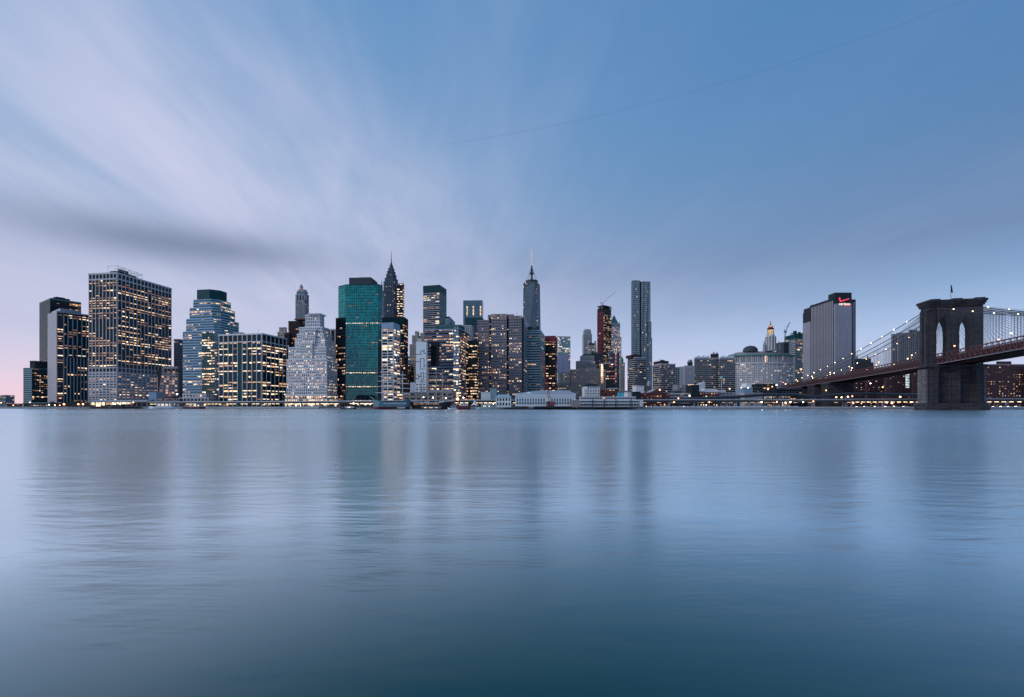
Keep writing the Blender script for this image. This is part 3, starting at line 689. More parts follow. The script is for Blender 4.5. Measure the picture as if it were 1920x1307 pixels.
# --- dark flat topped tower and white grid in front of it
b = Bld('office_tower', 'dark glass tower with a flat black top and warm floors behind the white grid tower', (716, 758, 765), 700, theta=-3, vtop=595, cat='tower', group=TOWERS)
b.block(b.full(), 0, b.z(609), S(3.0, 3.9, 0.25, 0.2, 1.7, 0.15, 'glass_black', 'dark_panel', lit=0.42, cap=0, corr=0.8, sep=False, cols=(2, 4, 3, 1)))
b.block(b.full(), b.z(609), b.z(595), S(1.8, 12, 0.3, 0.3, 0.5, 0.2, 'teal_dark', 'dark_panel', lit=0, cap=1), 'crown'); b.done()
b = Bld('office_tower', 'white gridded tower with pale blue plain top in front of the flat topped tower', (716, 738, 749.5), 560, theta=-9, vtop=605, cat='tower', group=TOWERS)
b.block(b.full(), 0, b.z(617), S(b.w / 2, 3.25, 0.8, 0.6, 0.85, 0.5, 'glass_black', 'white_paint', lit=0.42, sep=True, cap=0, corr=0.35, cols=(3, 4, 2, 3)))
b.block(b.full(-0.3, -0.3, -0.3, 0), b.z(617), b.z(605), S(b.w / 2, 9, 0.3, 0.1, 8, 0.1, 'blue_panel', 'blue_panel', lit=0, cap=0.8), 'crown'); b.done()
# --- dark lower block right of it
b = Bld('office_building', 'dark mid rise block with scattered lights right of the white grid tower', (748, 768, 776), 610, theta=-4, vtop=683, cat='building')
b.block(b.full(), 0, b.z(683), S(3.2, 3.5, 1.0, 0.3, 1.6, 0.2, 'glass_black', 'brown_dark', lit=0.22, cap=1.2, corr=0.3, cols=(1, 3, 4, 1)))
b.block(b.full(3, 8, 3, 3), b.z(683), b.z(665), S(3.2, 3.5, 1.0, 0.3, 1.6, 0.2, 'glass_black', 'slate', lit=0.1, cap=1.2), 'upper_tier'); b.done()
b = Bld('office_building', 'small block with a lit gold top floor beside the moored ship masts', (748, 757, 760), 520, theta=-4, vtop=738, cat='building')
b.block(b.full(), 0, b.z(738), S(8, 3.6, 0.5, 0.3, 1.2, 0.3, 'glass_black', 'brown_dark', lit=0.7, cap=0.6, cols=(2, 4, 0, 0), floorvar=0)); b.done()
# --- stone cluster
b = Bld('stone_tower', 'weathered pale stone tower with stepped roofs left of the flat mural wall', (765, 797, 802), 780, theta=-4, vtop=624, cat='tower', group=TOWERS)
ss = S(2.7, 3.6, 1.3, 0.35, 1.7, 0.25, 'glass_dark', 'warm_stone', lit=0.10, cap=1.2)
for i, (u0, u1, v, f) in enumerate(((765, 797, 668, 0), (767, 788, 645, 3), (771, 783, 628, 5), (787, 797, 624, 4), (776, 781, 620, 7))):
    b.block(rect(b.fx(u0), b.fx(u1), -b.d / 2 + f, b.d / 2 - f * 0.3), 0 if i == 0 else b.z(668), b.z(v), ss, 'tier')
b.done()
# --- mural wall building
b = Bld('apartment_building', 'pale blue windowless wall with dark zigzag line mural, beside the banded tower', (780, 799.5, 802), 545, theta=-3, vtop=641, cat='building')
q = b.full(); y0 = q[0][1]; b.plain('shaft', q, 0, b.z(641), 'white_paint'); b.plain('roof_step', rect(b.fx(781), b.fx(790), y0 + 2, y0 + 12), b.z(641), b.z(634), 'warm_stone')
def line(u0, v0, u1, v1):
    xa, xb = sorted((b.fx(u0), b.fx(u1))); za, zb = sorted((b.z(v0), b.z(v1))); mb = MB()
    mb.box(xa - 0.3, xb + 0.3, y0 - 0.12, y0 - 0.01, za - 0.3, zb + 0.3, 'slate'); mb.build('mural_line', b.root)
for a in ((780, 664.2, 789, 664.2), (789, 658, 789, 664), (789, 658, 795, 658), (795, 655, 795, 663), (795, 663, 799, 663), (780, 678, 788, 678), (788, 672.5, 788, 692), (788, 672.5, 795, 672.5), (795, 672.5, 795, 689),
          (788, 692, 796.5, 692), (795, 686, 799, 686), (780, 703, 784.5, 703), (784.5, 703, 784.5, 710), (780, 710, 784.5, 710), (784.5, 706, 789, 706), (789, 698.5, 789, 706), (789, 698.5, 793, 698.5), (794, 698.5, 794, 712), (796, 701, 799, 701), (787, 715, 793, 715)):
    line(*a)
b.done()
b = Bld('apartment_building', 'small white block with blank left wall and black window rows below the mural', (769, 799, 801), 525, theta=-3, vtop=717, cat='building')
q = b.full(); y0 = q[0][1]; xm = b.fx(778); b.plain('blank_wing', rect(q[0][0], xm, y0, q[2][1]), 0, b.z(717), 'concrete')
b.block(rect(xm + 0.02, q[1][0], y0 + 0.5, q[2][1] - 1), 0, b.z(719), S(5.0, 3.0, 1.6, 0.3, 1.5, 0.25, 'glass_black', 'white_paint', lit=0.05, sep=True, cap=1)); b.done()
b = Bld('market_hall', 'long low brown brick hall behind the moored sailing ships', (757, 850, 852), 505, theta=-2, vtop=736, depth=20, cat='hall')
q = b.full(); b.block(q, 0, b.z(736), S(6.5, 6, 2.2, 0.3, 2.6, 0.25, 'glass_dark', 'tan_brick', lit=0.12, cap=1.0, capm='mauve_stone', sep=True))
b.plain('roof_ridge', rect(b.fx(800), b.fx(846), -4, 6), b.z(736), b.z(731), 'grey_stone'); b.done()
# --- 28-storey steel banded tower and neighbours
b = Bld('glass_tower', 'tall slab tower with dark crown, banded front and plain teal right flank', (793.5, 824, 837), 935, tops=(534, 534, 551), theta=-14, vtop=534, cat='tower', group=TOWERS)
q = b.full(); b.plain('shaft', q, 0, b.z(534), 'glass_black')
b.facade(q[0], q[1], 0, b.z(546), S(8, 4.0, 0.5, 0.4, 1.9, 0.3, 'glass_black', 'teal_mid', 'steel_panel', lit=0.36, hsep=True, cap=0, corr=0.7, cols=(2, 2, 4, 3)))
b.facade(q[1], q[2], 0, b.z(546), S(2.2, 4.0, 0.8, 0.35, 1.8, 0.3, 'glass_teal', 'teal_mid', 'teal_mid', lit=0.02, cap=0))
b.plain('crown', [(x * 1.012, y * 1.012) for x, y in q], b.z(546), b.z(534), 'teal_dark'); b.done()
b = Bld('office_tower', 'small teal capped tower peeping right of the slab tower with dark crown', (835, 843, 853), 830, theta=-3, vtop=594, cat='tower', group=TOWERS)
b.block(b.full(), 0, b.z(594), S(3, 3.8, 0.5, 0.3, 1.8, 0.2, 'glass_dark', 'teal_panel', lit=0.05, cap=2.5, capm='dark_panel')); b.done()
# --- banded plaza tower
b = Bld('office_tower', 'wide tower with blue and dark bands and a bright vertical glass bay', (796, 864, 881), 560, theta=-8, vtop=617, cat='tower', group=TOWERS)
q = b.full(); y0 = q[0][1]
bnd = S(3.0, 3.6, 0.0, 0.0, 1.9, 0.4, 'glass_black', 'navy_band', lit=0.42, hsep=True, cap=1.4, capm='blue_panel', corr=0.75, cols=(3, 5, 3, 1))
b.plain('shaft', q, 0, b.z(617), 'glass_black')
xr, xg, xh = b.fx(824), b.fx(851), b.fx(861)
b.facade((q[0][0], y0), (xg, y0), b.z(750), b.z(617), bnd); b.facade((xh, y0), q[1], 0, b.z(617), bnd); b.facade(q[1], q[2], 0, b.z(620), var(bnd, sm='mauve_stone'))
b.plain('recess', rect(b.fx(808), xr, y0 - 0.7, y0 - 0.05), b.z(684), b.z(642), 'glass_black')
b.block(rect(xg, xh, y0 - 2.5, y0 + 3), 0, b.z(613), S(3.3, 3.6, 0.15, 0.15, 0.9, 0.2, 'glass_pale', 'glass_steel', lit=0.35, cap=0.6, cols=(2, 2, 0, 5), sep=True, corr=0.4), 'glass_bay')
b.block(rect(b.fx(817, y0 + 4), b.fx(864, y0 + 4), y0 + 4, y0 + 20), b.z(617), b.z(608), S(6, 8, 0.3, 0.2, 1, 0.2, 'glass_teal', 'teal_mid', lit=0, cap=0.8), 'penthouse'); b.roof_clutter(rect(b.fx(817, y0 + 4), b.fx(864, y0 + 4), y0 + 4, y0 + 20), b.z(608), 4, 'slate', 4)
b.plain('parapet', b.full(-0.5, -0.5, -0.5, 0), b.z(618.2), b.z(617) + 0.4, 'blue_panel'); b.done()
# --- four sided glass tower far behind
b = Bld('glass_tower', 'pale blue glass tower top with three columns of lights far behind the brown towers', (868.5, 904.5, 906.5), 1284, theta=-2, vtop=563, cat='tower', group=TOWERS)
q = b.full(); b.plain('shaft', q, 0, b.z(563), 'glass_blue')
b.facade(q[0], q[1], 0, b.z(563), S(9, 4.2, 0.2, 0.12, 0.3, 0.12, 'glass_blue', 'steel_panel', lit=0.0, cap=0))
for u in (876, 887.5, 901):
    for j in range(9):
        b.J('lit_windows').face([(b.fx(u - 1.2), q[0][1] - 0.3, b.z(592 - j * 2.1)), (b.fx(u + 1.2), q[0][1] - 0.3, b.z(592 - j * 2.1)), (b.fx(u + 1.2), q[0][1] - 0.3, b.z(590.8 - j * 2.1)), (b.fx(u - 1.2), q[0][1] - 0.3, b.z(590.8 - j * 2.1))], 'lit_bright' if j % 3 else 'lit_warm')
b.done()
b = Bld('office_tower', 'dark blue glass tower with notched top below the pale blue glass tower', (871, 905, 912), 790, theta=-2, vtop=596, cat='tower', group=TOWERS)
b.block(b.full(), 0, b.z(608), S(2.6, 3.8, 0.3, 0.2, 1.4, 0.15, 'glass_dark', 'navy_band', lit=0.16, cap=0)); q = b.full()
b.block(b.full(1, 0, 1, 0), b.z(608), b.z(596), S(2.6, 3.8, 0.3, 0.2, 1.4, 0.15, 'glass_teal', 'teal_dark', lit=0.0, cap=1), 'crown'); b.done()
b = Bld('stone_tower', 'pale vertical ribbed stone tower between the plaza tower and the mauve tower', (866, 884, 887), 690, theta=-2, vtop=610, cat='tower', group=TOWERS)
b.block(b.full(), 0, b.z(610), S(3.2, 3.7, 1.7, 0.5, 1.4, 0.2, 'glass_dark', 'concrete', lit=0.15, cap=1.5, sep=True)); b.done()
b = Bld('office_tower', 'narrow black tower full of warm lit floors left of the mauve tower', (878, 894, 897), 585, theta=-6, vtop=639, cat='tower', group=TOWERS)
b.block(b.full(), 0, b.z(639), S(2.6, 3.55, 0.3, 0.2, 1.5, 0.2, 'glass_black', 'dark_panel', lit=0.62, cap=4, corr=0.5, cols=(3, 5, 2, 0), sep=False)); b.done()
# --- mauve tower
b = Bld('office_tower', 'broad mauve stone tower with dark vertical slots and many small windows', (895, 982, 990), 600, theta=-7, vtop=590, cat='tower', group=TOWERS)
q = b.full(); y0, y1 = q[0][1], q[2][1]; mv = S(2.0, 3.55, 0.75, 0.25, 1.7, 0.35, 'glass_dark', 'mauve_stone', lit=0.24, cap=1.2, corr=0.65, cols=(3, 3, 4, 2))
secs = [(895, 917, 598, 2.0), (921, 950, 588, 0.0), (954, 978, 592, 0.8)]
for (u0, u1, v, f) in secs:
    b.block(rect(b.fx(u0), b.fx(u1), y0 + f, y1 - f), 0, b.z(v), mv, 'bay_block', only=(0,))
b.block(rect(b.fx(917), b.fx(979.5), y0 + 5, y1 - 4), 0, b.z(594), S(1.6, 3.55, 0.3, 0.2, 1.6, 0.2, 'glass_brown', 'brown_dark', lit=0.45, cap=0.5, cols=(1, 4, 3, 0)), 'recessed_core', only=(0,))
b.block(rect(b.fx(962), q[1][0], y0 + 4, y1), 0, b.z(594), S(9, 3.55, 0.0, 0.0, 2.0, 0.5, 'glass_dark', 'steel_panel', lit=0.10, cap=1, hsep=True), 'right_wing', only=(1,))
b.roof_clutter(rect(b.fx(915), b.fx(976), y0 + 6, y1 - 6), b.z(590), 5, 'mauve_stone', 5); b.plain('penthouse', rect(b.fx(913), b.fx(962), y0 + 6, y1 - 6), b.z(594), b.z(587), 'mauve_stone'); b.done()
# --- supertall
b = Bld('glass_tower', 'tallest glass skyscraper with tapering facets and a lit mast', (979.5, 997, 1016), 1500, theta=0, vtop=527, depth=61, cat='tower', group=TOWERS)
zt = b.z(527); x0, x1 = b.fx(980), b.fx(1015.5); hw = (x1 - x0) / 2; cx = (x0 + x1) / 2; cy = 0
lo = [(cx - hw, cy - hw), (cx + hw, cy - hw), (cx + hw, cy + hw), (cx - hw, cy + hw)]; r2 = hw * 0.98
hi = [(cx, cy - r2), (cx + r2, cy), (cx, cy + r2), (cx - r2, cy)]
hi = [(cx - r2 * 0.92, cy - r2 * 0.30), (cx + r2 * 0.30, cy - r2 * 0.92), (cx + r2 * 0.92, cy + r2 * 0.30), (cx - r2 * 0.30, cy + r2 * 0.92)]
mb = MB(); mb.v += [(p[0], p[1], 55) for p in lo] + [(p[0], p[1], zt) for p in hi]; k = mb.mat('glass_steel')
for a in range(4):
    c = (a + 1) % 4; mb.f += [(a, c, 4 + c), (a, 4 + c, 4 + a)]; mb.mi += [k, k]
mb.f.append((4, 5, 6, 7)); mb.mi.append(k); mb.build('shaft', b.root)
b.plain('base', [(p[0], p[1]) for p in lo], 0, 55, 'glass_steel')
def ring(t): 
    a = []
    for i in range(4):
        a.append((lo[i][0] + (hi[i][0] - lo[i][0]) * t, lo[i][1] + (hi[i][1] - lo[i][1]) * t))
    return a
fl = b.J('floor_edges'); lt = b.J('lit_windows')
for j in range(84):
    t0 = j / 84; z = 55 + (zt - 55) * t0; rg = ring(t0)
    for (p, q_) in ((rg[0], rg[1]), (rg[3], rg[0]), (rg[1], rg[2])):
        pa, pb = Vector(p), Vector(q_); e = (pb - pa); nrm = Vector((e.y, -e.x)).normalized() * 0.35
        fl.face([(pa.x + nrm.x, pa.y + nrm.y, z), (pb.x + nrm.x, pb.y + nrm.y, z), (pb.x + nrm.x, pb.y + nrm.y, z + 1.9), (pa.x + nrm.x, pa.y + nrm.y, z + 1.9)], 'dark_panel' if j % 12 else 'teal_dark')
        n = 18; on = 0.09 + (0.35 if j in (52, 53, 60, 36, 37, 76) else 0)
        for i in range(n):
            if random.random() < on:
                a0 = pa + e * (i / n) + nrm * 1.3; a1 = pa + e * ((i + 0.8) / n) + nrm * 1.3
                lt.face([(a0.x, a0.y, z + 1.3), (a1.x, a1.y, z + 1.3), (a1.x, a1.y, z + 3.6), (a0.x, a0.y, z + 3.6)], random.choice(('lit_bright', 'lit_warm', 'lit_dim')) if j != 76 else 'lit_red')
mb = MB(); mb.lathe([(20, zt), (20, zt + 1), (20.5, zt + 1.2), (20.5, zt + 8.5), (19, zt + 8.5), (19, zt + 2)], 'metal_dark', 20, (cx, cy)); mb.build('roof_ring', b.root)
mb = MB(); mb.lathe([(4.5, zt), (3.0, zt + 30), (6.5, zt + 31), (6.5, zt + 36), (3.5, zt + 38), (2.2, zt + 60)], 'metal_dark', 8, (cx, cy)); mb.build('mast_base', b.root)
zz0, zz1 = zt + 60, b.z(461)
for j in range(9):
    za = zz0 + (zz1 - zz0) * j / 9; zb = zz0 + (zz1 - zz0) * (j + 1) / 9; r = 2.0 * (1 - j / 10)
    mb = MB(); mb.lathe([(r, za), (r * 0.9, zb)], 'metal_pale', 8, (cx, cy)); mb.build('mast_segment', b.root)
    mb = MB(); mb.lathe([(r + 0.5, za + 1), (r + 0.5, za + 4)], 'lit_warm', 8, (cx, cy)); mb.build('mast_light', b.root)
mb = MB()
for a in range(8):
    w_ = a * math.pi / 4; mb.tube([(cx + 19 * math.cos(w_), cy + 19 * math.sin(w_), zt + 8), (cx + 2.4 * math.cos(w_), cy + 2.4 * math.sin(w_), zt + 52)], 0.3, 'metal_dark', 3)
mb.build('mast_stays', b.root); b.done()
# --- pale banded tower with two roof drums
b = Bld('office_tower', 'pale green banded tower with two round drums on its roof', (988, 1014, 1024), 640, theta=-10, vtop=619, cat='tower', group=TOWERS)
b.block(b.full(), 0, b.z(619), S(6, 3.6, 0.25, 0.2, 2.0, 0.45, 'glass_black', 'teal_panel', lit=0.18, cap=1.2, hsep=True, corr=0.5, cols=(1, 2, 5, 1)))
for u in (993, 1005): mb = MB(); mb.lathe([(3.6, b.z(619)), (3.6, b.z(612)), (3.0, b.z(610.5)), (0.4, b.z(609.6))], 'slate', 14, (b.fx(u), -b.d / 2 + 8)); mb.build('roof_drum', b.root)
b.done()
b = Bld('office_tower', 'dark red brown tower with warm windows right of the pale banded tower', (1023, 1041, 1044.5), 690, theta=-11, vtop=630, cat='tower', group=TOWERS)
b.block(b.full(), 0, b.z(640), S(5.0, 3.7, 0.9, 0.3, 1.9, 0.25, 'glass_black', 'brown_dark', lit=0.40, cap=0, sep=True, corr=0.4, cols=(3, 5, 3, 0)))
b.plain('crown', b.full(-0.4, -0.4, -0.4, 0), b.z(640), b.z(629.5), 'maroon'); b.done()
b = Bld('glass_tower', 'pale glass tower with lavender panels and lit white floors at its top', (1040, 1046, 1069.5), 1000, mode='LF', theta=6, vtop=631, cat='tower', group=TOWERS)
q = b.full(); b.plain('shaft', q, 0, b.z(631), 'glass_pale'); yf = q[0][1]
b.facade(q[0], q[1], b.z(662), b.z(633), S(3, 3.9, 0.2, 0.1, 1.8, 0.3, 'glass_pale', 'teal_panel', lit=0.45, cap=0, corr=0.7, cols=(2, 1, 1, 5)))
for (u0, u1) in ((1045, 1055.5), (1056, 1066)): b.plain('lavender_panel', rect(b.fx(u0), b.fx(u1), yf - 0.6, yf - 0.05), b.z(699), b.z(664 if u0 > 1050 else 667), 'lavender_panel')
b.facade((b.fx(1066), yf), q[1], 0, b.z(664), S(2.2, 3.9, 0.4, 0.2, 1.8, 0.3, 'glass_pale', 'teal_panel', lit=0.4, cap=0)); b.plain('parapet', b.full(-0.4, -0.4, -0.4, 0), b.z(632.5), b.z(630.5), 'teal_panel'); b.done()
b = Bld('stone_building', 'small cream stone block with lit arches below the lavender panel tower', (1043, 1045, 1070), 690, mode='LF', theta=3, vtop=700, cat='building')
ss = S(3.2, 3.6, 1.4, 0.3, 1.7, 0.25, 'glass_dark', 'warm_stone', lit=0.3, cap=1, cols=(1, 4, 2, 1)); b.block(b.full(), 0, b.z(718), ss)
b.block(rect(b.fx(1055), b.fx(1069), -b.d / 2 + 1, b.d / 2), b.z(718), b.z(700), ss, 'upper_tier'); b.done()

# ------------------------------------------------------------------ skyline right of centre
b = Bld('apartment_building', 'wide brown brick apartment block with a lit stairwell column', (1069, 1071, 1136), 640, mode='LF', theta=3, vtop=693, cat='apartment building')
q = b.full(); bk = S(3.4, 3.1, 1.9, 0.3, 1.6, 0.25, 'glass_dark', 'tan_brick', lit=0.16, cap=1.0, corr=0.15, floorvar=0, cols=(1, 3, 4, 1)); b.block(q, 0, b.z(693), bk)
for j in range(9): piece(b.root, 'stair_window', (3.4, 0.1, 2.4), (b.fx(1126.5), q[0][1] - 0.42, b.z(717) + j * 2.9), 0, 'lit_bright' if j > 2 else 'lit_warm')
b.roof_clutter(q, b.z(693), 5, 'tan_brick', 4); b.done()
b = Bld('stone_building', 'grey classical building with arched attic rising behind the brown apartment block', (1080, 1083, 1116), 720, mode='LF', theta=3, vtop=677, cat='building')
cs = S(3.0, 4.2, 1.5, 0.4, 1.9, 0.4, 'glass_dark', 'grey_stone', lit=0.04, cap=1.4)
b.block(b.full(), 0, b.z(677), cs); b.block(rect(b.fx(1091), b.fx(1115), -b.d / 2 + 3, b.d / 2), b.z(677), b.z(667), cs, 'attic')
mb = MB(); xa, xb = b.fx(1092), b.fx(1114); mb.prism([(xa, -3), (xb, -3), (xb, 9), (xa, 9)], b.z(667), b.z(662), 'slate', [(xa + 4, 1), (xb - 4, 1), (xb - 4, 5), (xa + 4, 5)]); mb.build('roof', b.root); b.done()
b = Bld('apartment_tower', 'pale grey apartment tower with stepped crown left of the red construction tower', (1092, 1094.5, 1110), 1150, mode='LF', theta=4, vtop=626, cat='tower', group=TOWERS)
pg = S(3.0, 3.3, 1.1, 0.35, 1.3, 0.2, 'glass_dark', 'concrete', lit=0.03, cap=1.5)
b.block(b.full(), 0, b.z(626), pg); b.block(rect(b.fx(1096), b.fx(1109), -b.d / 2 + 3, b.d / 2), b.z(626), b.z(619), pg, 'crown'); b.plain('crown_cap', rect(b.fx(1097.5), b.fx(1108), -b.d / 2 + 5, b.d / 2), b.z(619), b.z(616.5), 'grey_stone'); b.done()
b = Bld('stone_tower', 'small stone tower with dark mansard roof in front of the pale apartment tower', (1102.5, 1104, 1118.5), 930, mode='LF', theta=4, vtop=648, cat='tower', group=TOWERS)
b.block(b.full(), 0, b.z(648), S(3, 3.6, 1.4, 0.3, 1.5, 0.2, 'glass_dark', 'warm_stone', lit=0.2, cap=1.2)); q = b.full()
mb = MB(); mb.prism(q, b.z(648), b.z(643), 'slate', [(x * 0.8, y * 0.8) for x, y in q]); mb.build('roof', b.root)
b.plain('roof_turret', rect(b.fx(1115), b.fx(1118), q[0][1], q[0][1] + 4), b.z(648), b.z(639), 'warm_stone'); b.done()
b = Bld('office_building', 'dark green glass block with a red lit corner below the red construction tower', (1107, 1109, 1132), 760, mode='LF', theta=3, vtop=663, cat='building')
b.block(b.full(), 0, b.z(663), S(3, 3.7, 0.5, 0.3, 1.6, 0.2, 'glass_dark', 'slate', lit=0.12, cap=1.5, cols=(2, 2, 3, 2), litm=['lit_red', 'lit_warm', 'lit_dim', 'lit_red'])); b.roof_clutter(b.full(), b.z(663), 3, 'slate', 5); b.done()
# --- red netted tower under construction, with its crane
b = Bld('unfinished_tower', 'tower under construction wrapped in dark red netting with a crane on top', (1120, 1131.5, 1146), 1180, mode='LF', theta=40, vtop=578, cat='tower', group=TOWERS)
q = b.full(); zt = b.z(578); b.plain('shaft', q, 0, zt, 'glass_brown')
net = S(4.5, 3.6, 0.4, 0.3, 1.1, 0.55, 'glass_brown', 'maroon', 'maroon', lit=0.03, cap=0, corr=0.2); b.facade(q[3], q[0], 0, b.z(584), var(net, sh=2.2))
b.facade(q[0], q[1], 0, b.z(590), S(4.2, 3.6, 1.2, 0.4, 1.2, 0.5, 'glass_black', 'brown_dark', lit=0.34, cap=0, corr=0.1, floorvar=0, cols=(1, 3, 4, 3)))
for j in range(24): b.J('floor_slabs').box(q[0][0] - 1.4, q[1][0] + 1.4, q[0][1] - 1.4, q[2][1] + 1, b.z(682) + j * 5.4, b.z(682) + j * 5.4 + 0.5, 'brown_dark')
for j in range(3): b.plain('open_floor', b.full(-1.5, -1.5, -1.5, 0), zt + j * 3.6, zt + j * 3.6 + 0.6, 'slate')
for x in (q[0][0], 0, q[1][0] - 1):
    for y in (q[0][1], 0): b.plain('column', rect(x, x + 1, y, y + 1), zt, zt + 9, 'slate')
b.plain('core', b.full(6, 6, 6, 6), zt, b.z(570.5), 'slate'); b.done()
def crane(name, label, D, base, top, tip, tail, r=0.55, m='metal_pale'):
    root = empty(name, P(*base, D), 0, label, 'crane'); o = Vector(root.location)
    def seg(part, a, c, w, n=9):
        a, c = P(*a, D) - o, P(*c, D) - o; e = (c - a); s = e.cross(Vector((0, 1, 0))).normalized() * w; t = Vector((0, w, 0)); mb = MB()
        cs = [s + t, s - t, -s - t, -s + t]
        for k in cs: mb.tube([a + k, c + k * 0.7], r * 0.38, m, 4)
        for i in range(n):
            p0, p1 = a + e * (i / n), a + e * ((i + 1) / n)
            for k in range(4): mb.tube([p0 + cs[k], p1 + cs[(k + 1) % 4]], r * 0.26, m, 3)
        return mb.build(part, root)
    seg('mast', base, top, 1.1); seg('jib', top, tip, 0.8, 14); seg('counter_jib', top, tail, 0.8, 4)
    mb = MB(); a = P(*top, D) - o; mb.box(a.x - 2, a.x + 2, -2, 2, a.z - 2, a.z + 2, m); mb.build('cab', root)
    mb = MB(); mb.tube([P(*tail, D) - o + Vector((0, 0, 6)), P(tip[0] * 0.6 + top[0] * 0.4, tip[1] * 0.6 + top[1] * 0.4, D) - o], 0.25, m, 3); mb.build('pendant', root)
crane('tower_crane', 'pale crane with raised jib on the red construction tower', 1185, (1128, 578), (1129, 569), (1153.5, 547), (1124.5, 566))
# --- gothic tower with green pyramid
b = Bld('gothic_tower', 'lit gothic stone tower with a green pyramid roof and corner pinnacles', (1141.5, 1144.5, 1165), 1200, mode='LF', theta=5, vtop=632, cat='tower', group=TOWERS)
gt = S(3.0, 3.7, 1.5, 0.5, 1.3, 0.2, 'glass_dark', 'pale_stone', lit=0.50, cap=2.0, capm='warm_stone', corr=0.4, floorvar=0, cols=(3, 6, 2, 0))
q = b.full(); b.block(q, 0, b.z(632), gt); x0, x1 = b.fx(1146), b.fx(1163); y0 = -b.d / 2 + 3; y1 = y0 + (x1 - x0)
b.block(rect(x0, x1, y0, y1), b.z(632), b.z(612), gt, 'tower_stage'); xi, xj = x0 + 2, x1 - 2
b.block(rect(xi, xj, y0 + 2, y1 - 2), b.z(612), b.z(606), S(2.6, 7, 1.2, 0.4, 1.2, 0.2, 'glass_dark', 'pale_stone', lit=0.4, cap=1.2), 'loggia')
cx, cy = (x0 + x1) / 2, (y0 + y1) / 2; h = (xj - xi) / 2
mb = MB(); mb.lathe([(h * 1.35, b.z(606)), (h * 0.95, b.z(601)), (h * 0.42, b.z(594)), (h * 0.46, b.z(593.4)), (h * 0.3, b.z(591.5)), (0.2, b.z(588.5))], 'copper_green', 4, (cx, cy), R(45)); mb.build('pyramid_roof', b.root)
for px_ in (x0 + 1, x1 - 1):
    for py_ in (y0 + 1, y1 - 1):
        mb = MB(); mb.lathe([(1.7, b.z(616)), (1.6, b.z(607)), (0.15, b.z(602))], 'copper_green', 6, (px_, py_)); mb.build('pinnacle', b.root)
b.done()
b = Bld('office_tower', 'slim dark glass slab with a pink lit stripe in front of the gothic tower', (1142, 1143.5, 1161), 800, mode='LF', theta=3, vtop=662, cat='tower', group=TOWERS)
q = b.full(); b.block(q, 0, b.z(662), S(3, 3.6, 0.5, 0.3, 1.5, 0.2, 'glass_dark', 'navy_band', lit=0.08, cap=1)); b.plain('penthouse', rect(q[0][0], b.fx(1151), q[0][1] + 1, 6), b.z(662), b.z(658), 'navy_band')
for j in range(26):
    if random.random() < 0.75: piece(b.root, 'stair_window', (2.2, 0.1, 1.6), (b.fx(1153.3), q[0][1] - 0.36, b.z(716) + j * 1.95), 0, random.choice(('lit_red', 'lit_dim', 'lit_warm')))
b.done()
b = Bld('office_building', 'dark rounded block with long light strips in front of the pink striped slab', (1124, 1126, 1153.5), 690, mode='LF', theta=3, vtop=681, cat='building')
b.block(b.full(), 0, b.z(681), S(3, 3.6, 0.4, 0.2, 1.5, 0.35, 'glass_black', 'slate', lit=0.30, cap=1.2, capm='steel_panel', cols=(1, 2, 3, 2), litm=['lit_white', 'lit_warm', 'lit_red', 'lit_dim'])); b.done()
b = Bld('stone_tower', 'slim stone tower with a small green cupola right of the gothic tower', (1162, 1163, 1171.5), 980, mode='LF', theta=4, vtop=680, cat='tower', group=TOWERS)
b.block(b.full(), 0, b.z(680), S(2.8, 3.7, 1.3, 0.4, 1.4, 0.25, 'glass_dark', 'warm_stone', lit=0.08, cap=1.2))
mb = MB(); mb.lathe([(3.6, b.z(680)), (3.4, b.z(675)), (3.7, b.z(674.5)), (2.6, b.z(671.5)), (0.8, b.z(669)), (0.15, b.z(666))], 'copper_green', 8, (b.fx(1167.3), -b.d / 2 + 4.5)); mb.build('cupola', b.root); b.done()
# --- rippled residential skyscraper
b = Bld('apartment_tower', 'very tall rippled steel apartment tower with a dark vertical fold', (1182, 1184.5, 1222), 955, mode='LF', theta=4, vtop=526, cat='tower', group=TOWERS)
y0 = -b.d / 2
def ripple(name, u0, u1, v0, v1, f, amp, ph, dep=9):
    x0, x1 = b.fx(u0, y0 + f), b.fx(u1, y0 + f); z0, z1 = b.z(v0), b.z(v1); nx = max(4, int((x1 - x0) / 1.6)); nz = max(4, int((z1 - z0) / 4)); mb = MB(); k = mb.mat('steel_skin')
    lt = b.J('lit_windows'); wn = b.J('windows')
    def pt(i, j):
        x = x0 + (x1 - x0) * i / nx; z = z0 + (z1 - z0) * j / nz
        return (x, y0 + f - amp * math.sin(x * 0.75 + 0.9 * math.sin(z * 0.035 + ph)) * (0.5 + 0.5 * math.sin(z * 0.021 + ph * 2)), z)
    base = len(mb.v); mb.v += [pt(i, j) for j in range(nz + 1) for i in range(nx + 1)]
    for j in range(nz):
        for i in range(nx):
            a = base + j * (nx + 1) + i; mb.f.append((a, a + 1, a + nx + 2, a + nx + 1)); mb.mi.append(k)
            p, q_, r_ = Vector(pt(i, j)), Vector(pt(i + 1, j)), Vector(pt(i, j + 1)); o = Vector((0, -0.35, 0)); zz = Vector((0, 0, 1))
            lit = random.random() < 0.035
            (lt if lit else wn).face([p + o + (q_ - p) * 0.25 + zz * 1.3, p + o + (q_ - p) * 0.75 + zz * 1.3, p + o + (q_ - p) * 0.75 + zz * 3.1, p + o + (q_ - p) * 0.25 + zz * 3.1], random.choice(LITS[:3]) if lit else 'glass_black')
    mb.box(x0, x1, y0 + f + amp + 0.4, y0 + f + dep, z0, z1, 'glass_steel'); mb.build(name, b.root)
ripple('left_fold', 1186, 1199.5, 760, 525.5, 0.0, 0.7, 0.3); ripple('right_fold', 1202.5, 1219.5, 760, 527, 0.8, 1.0, 1.7)
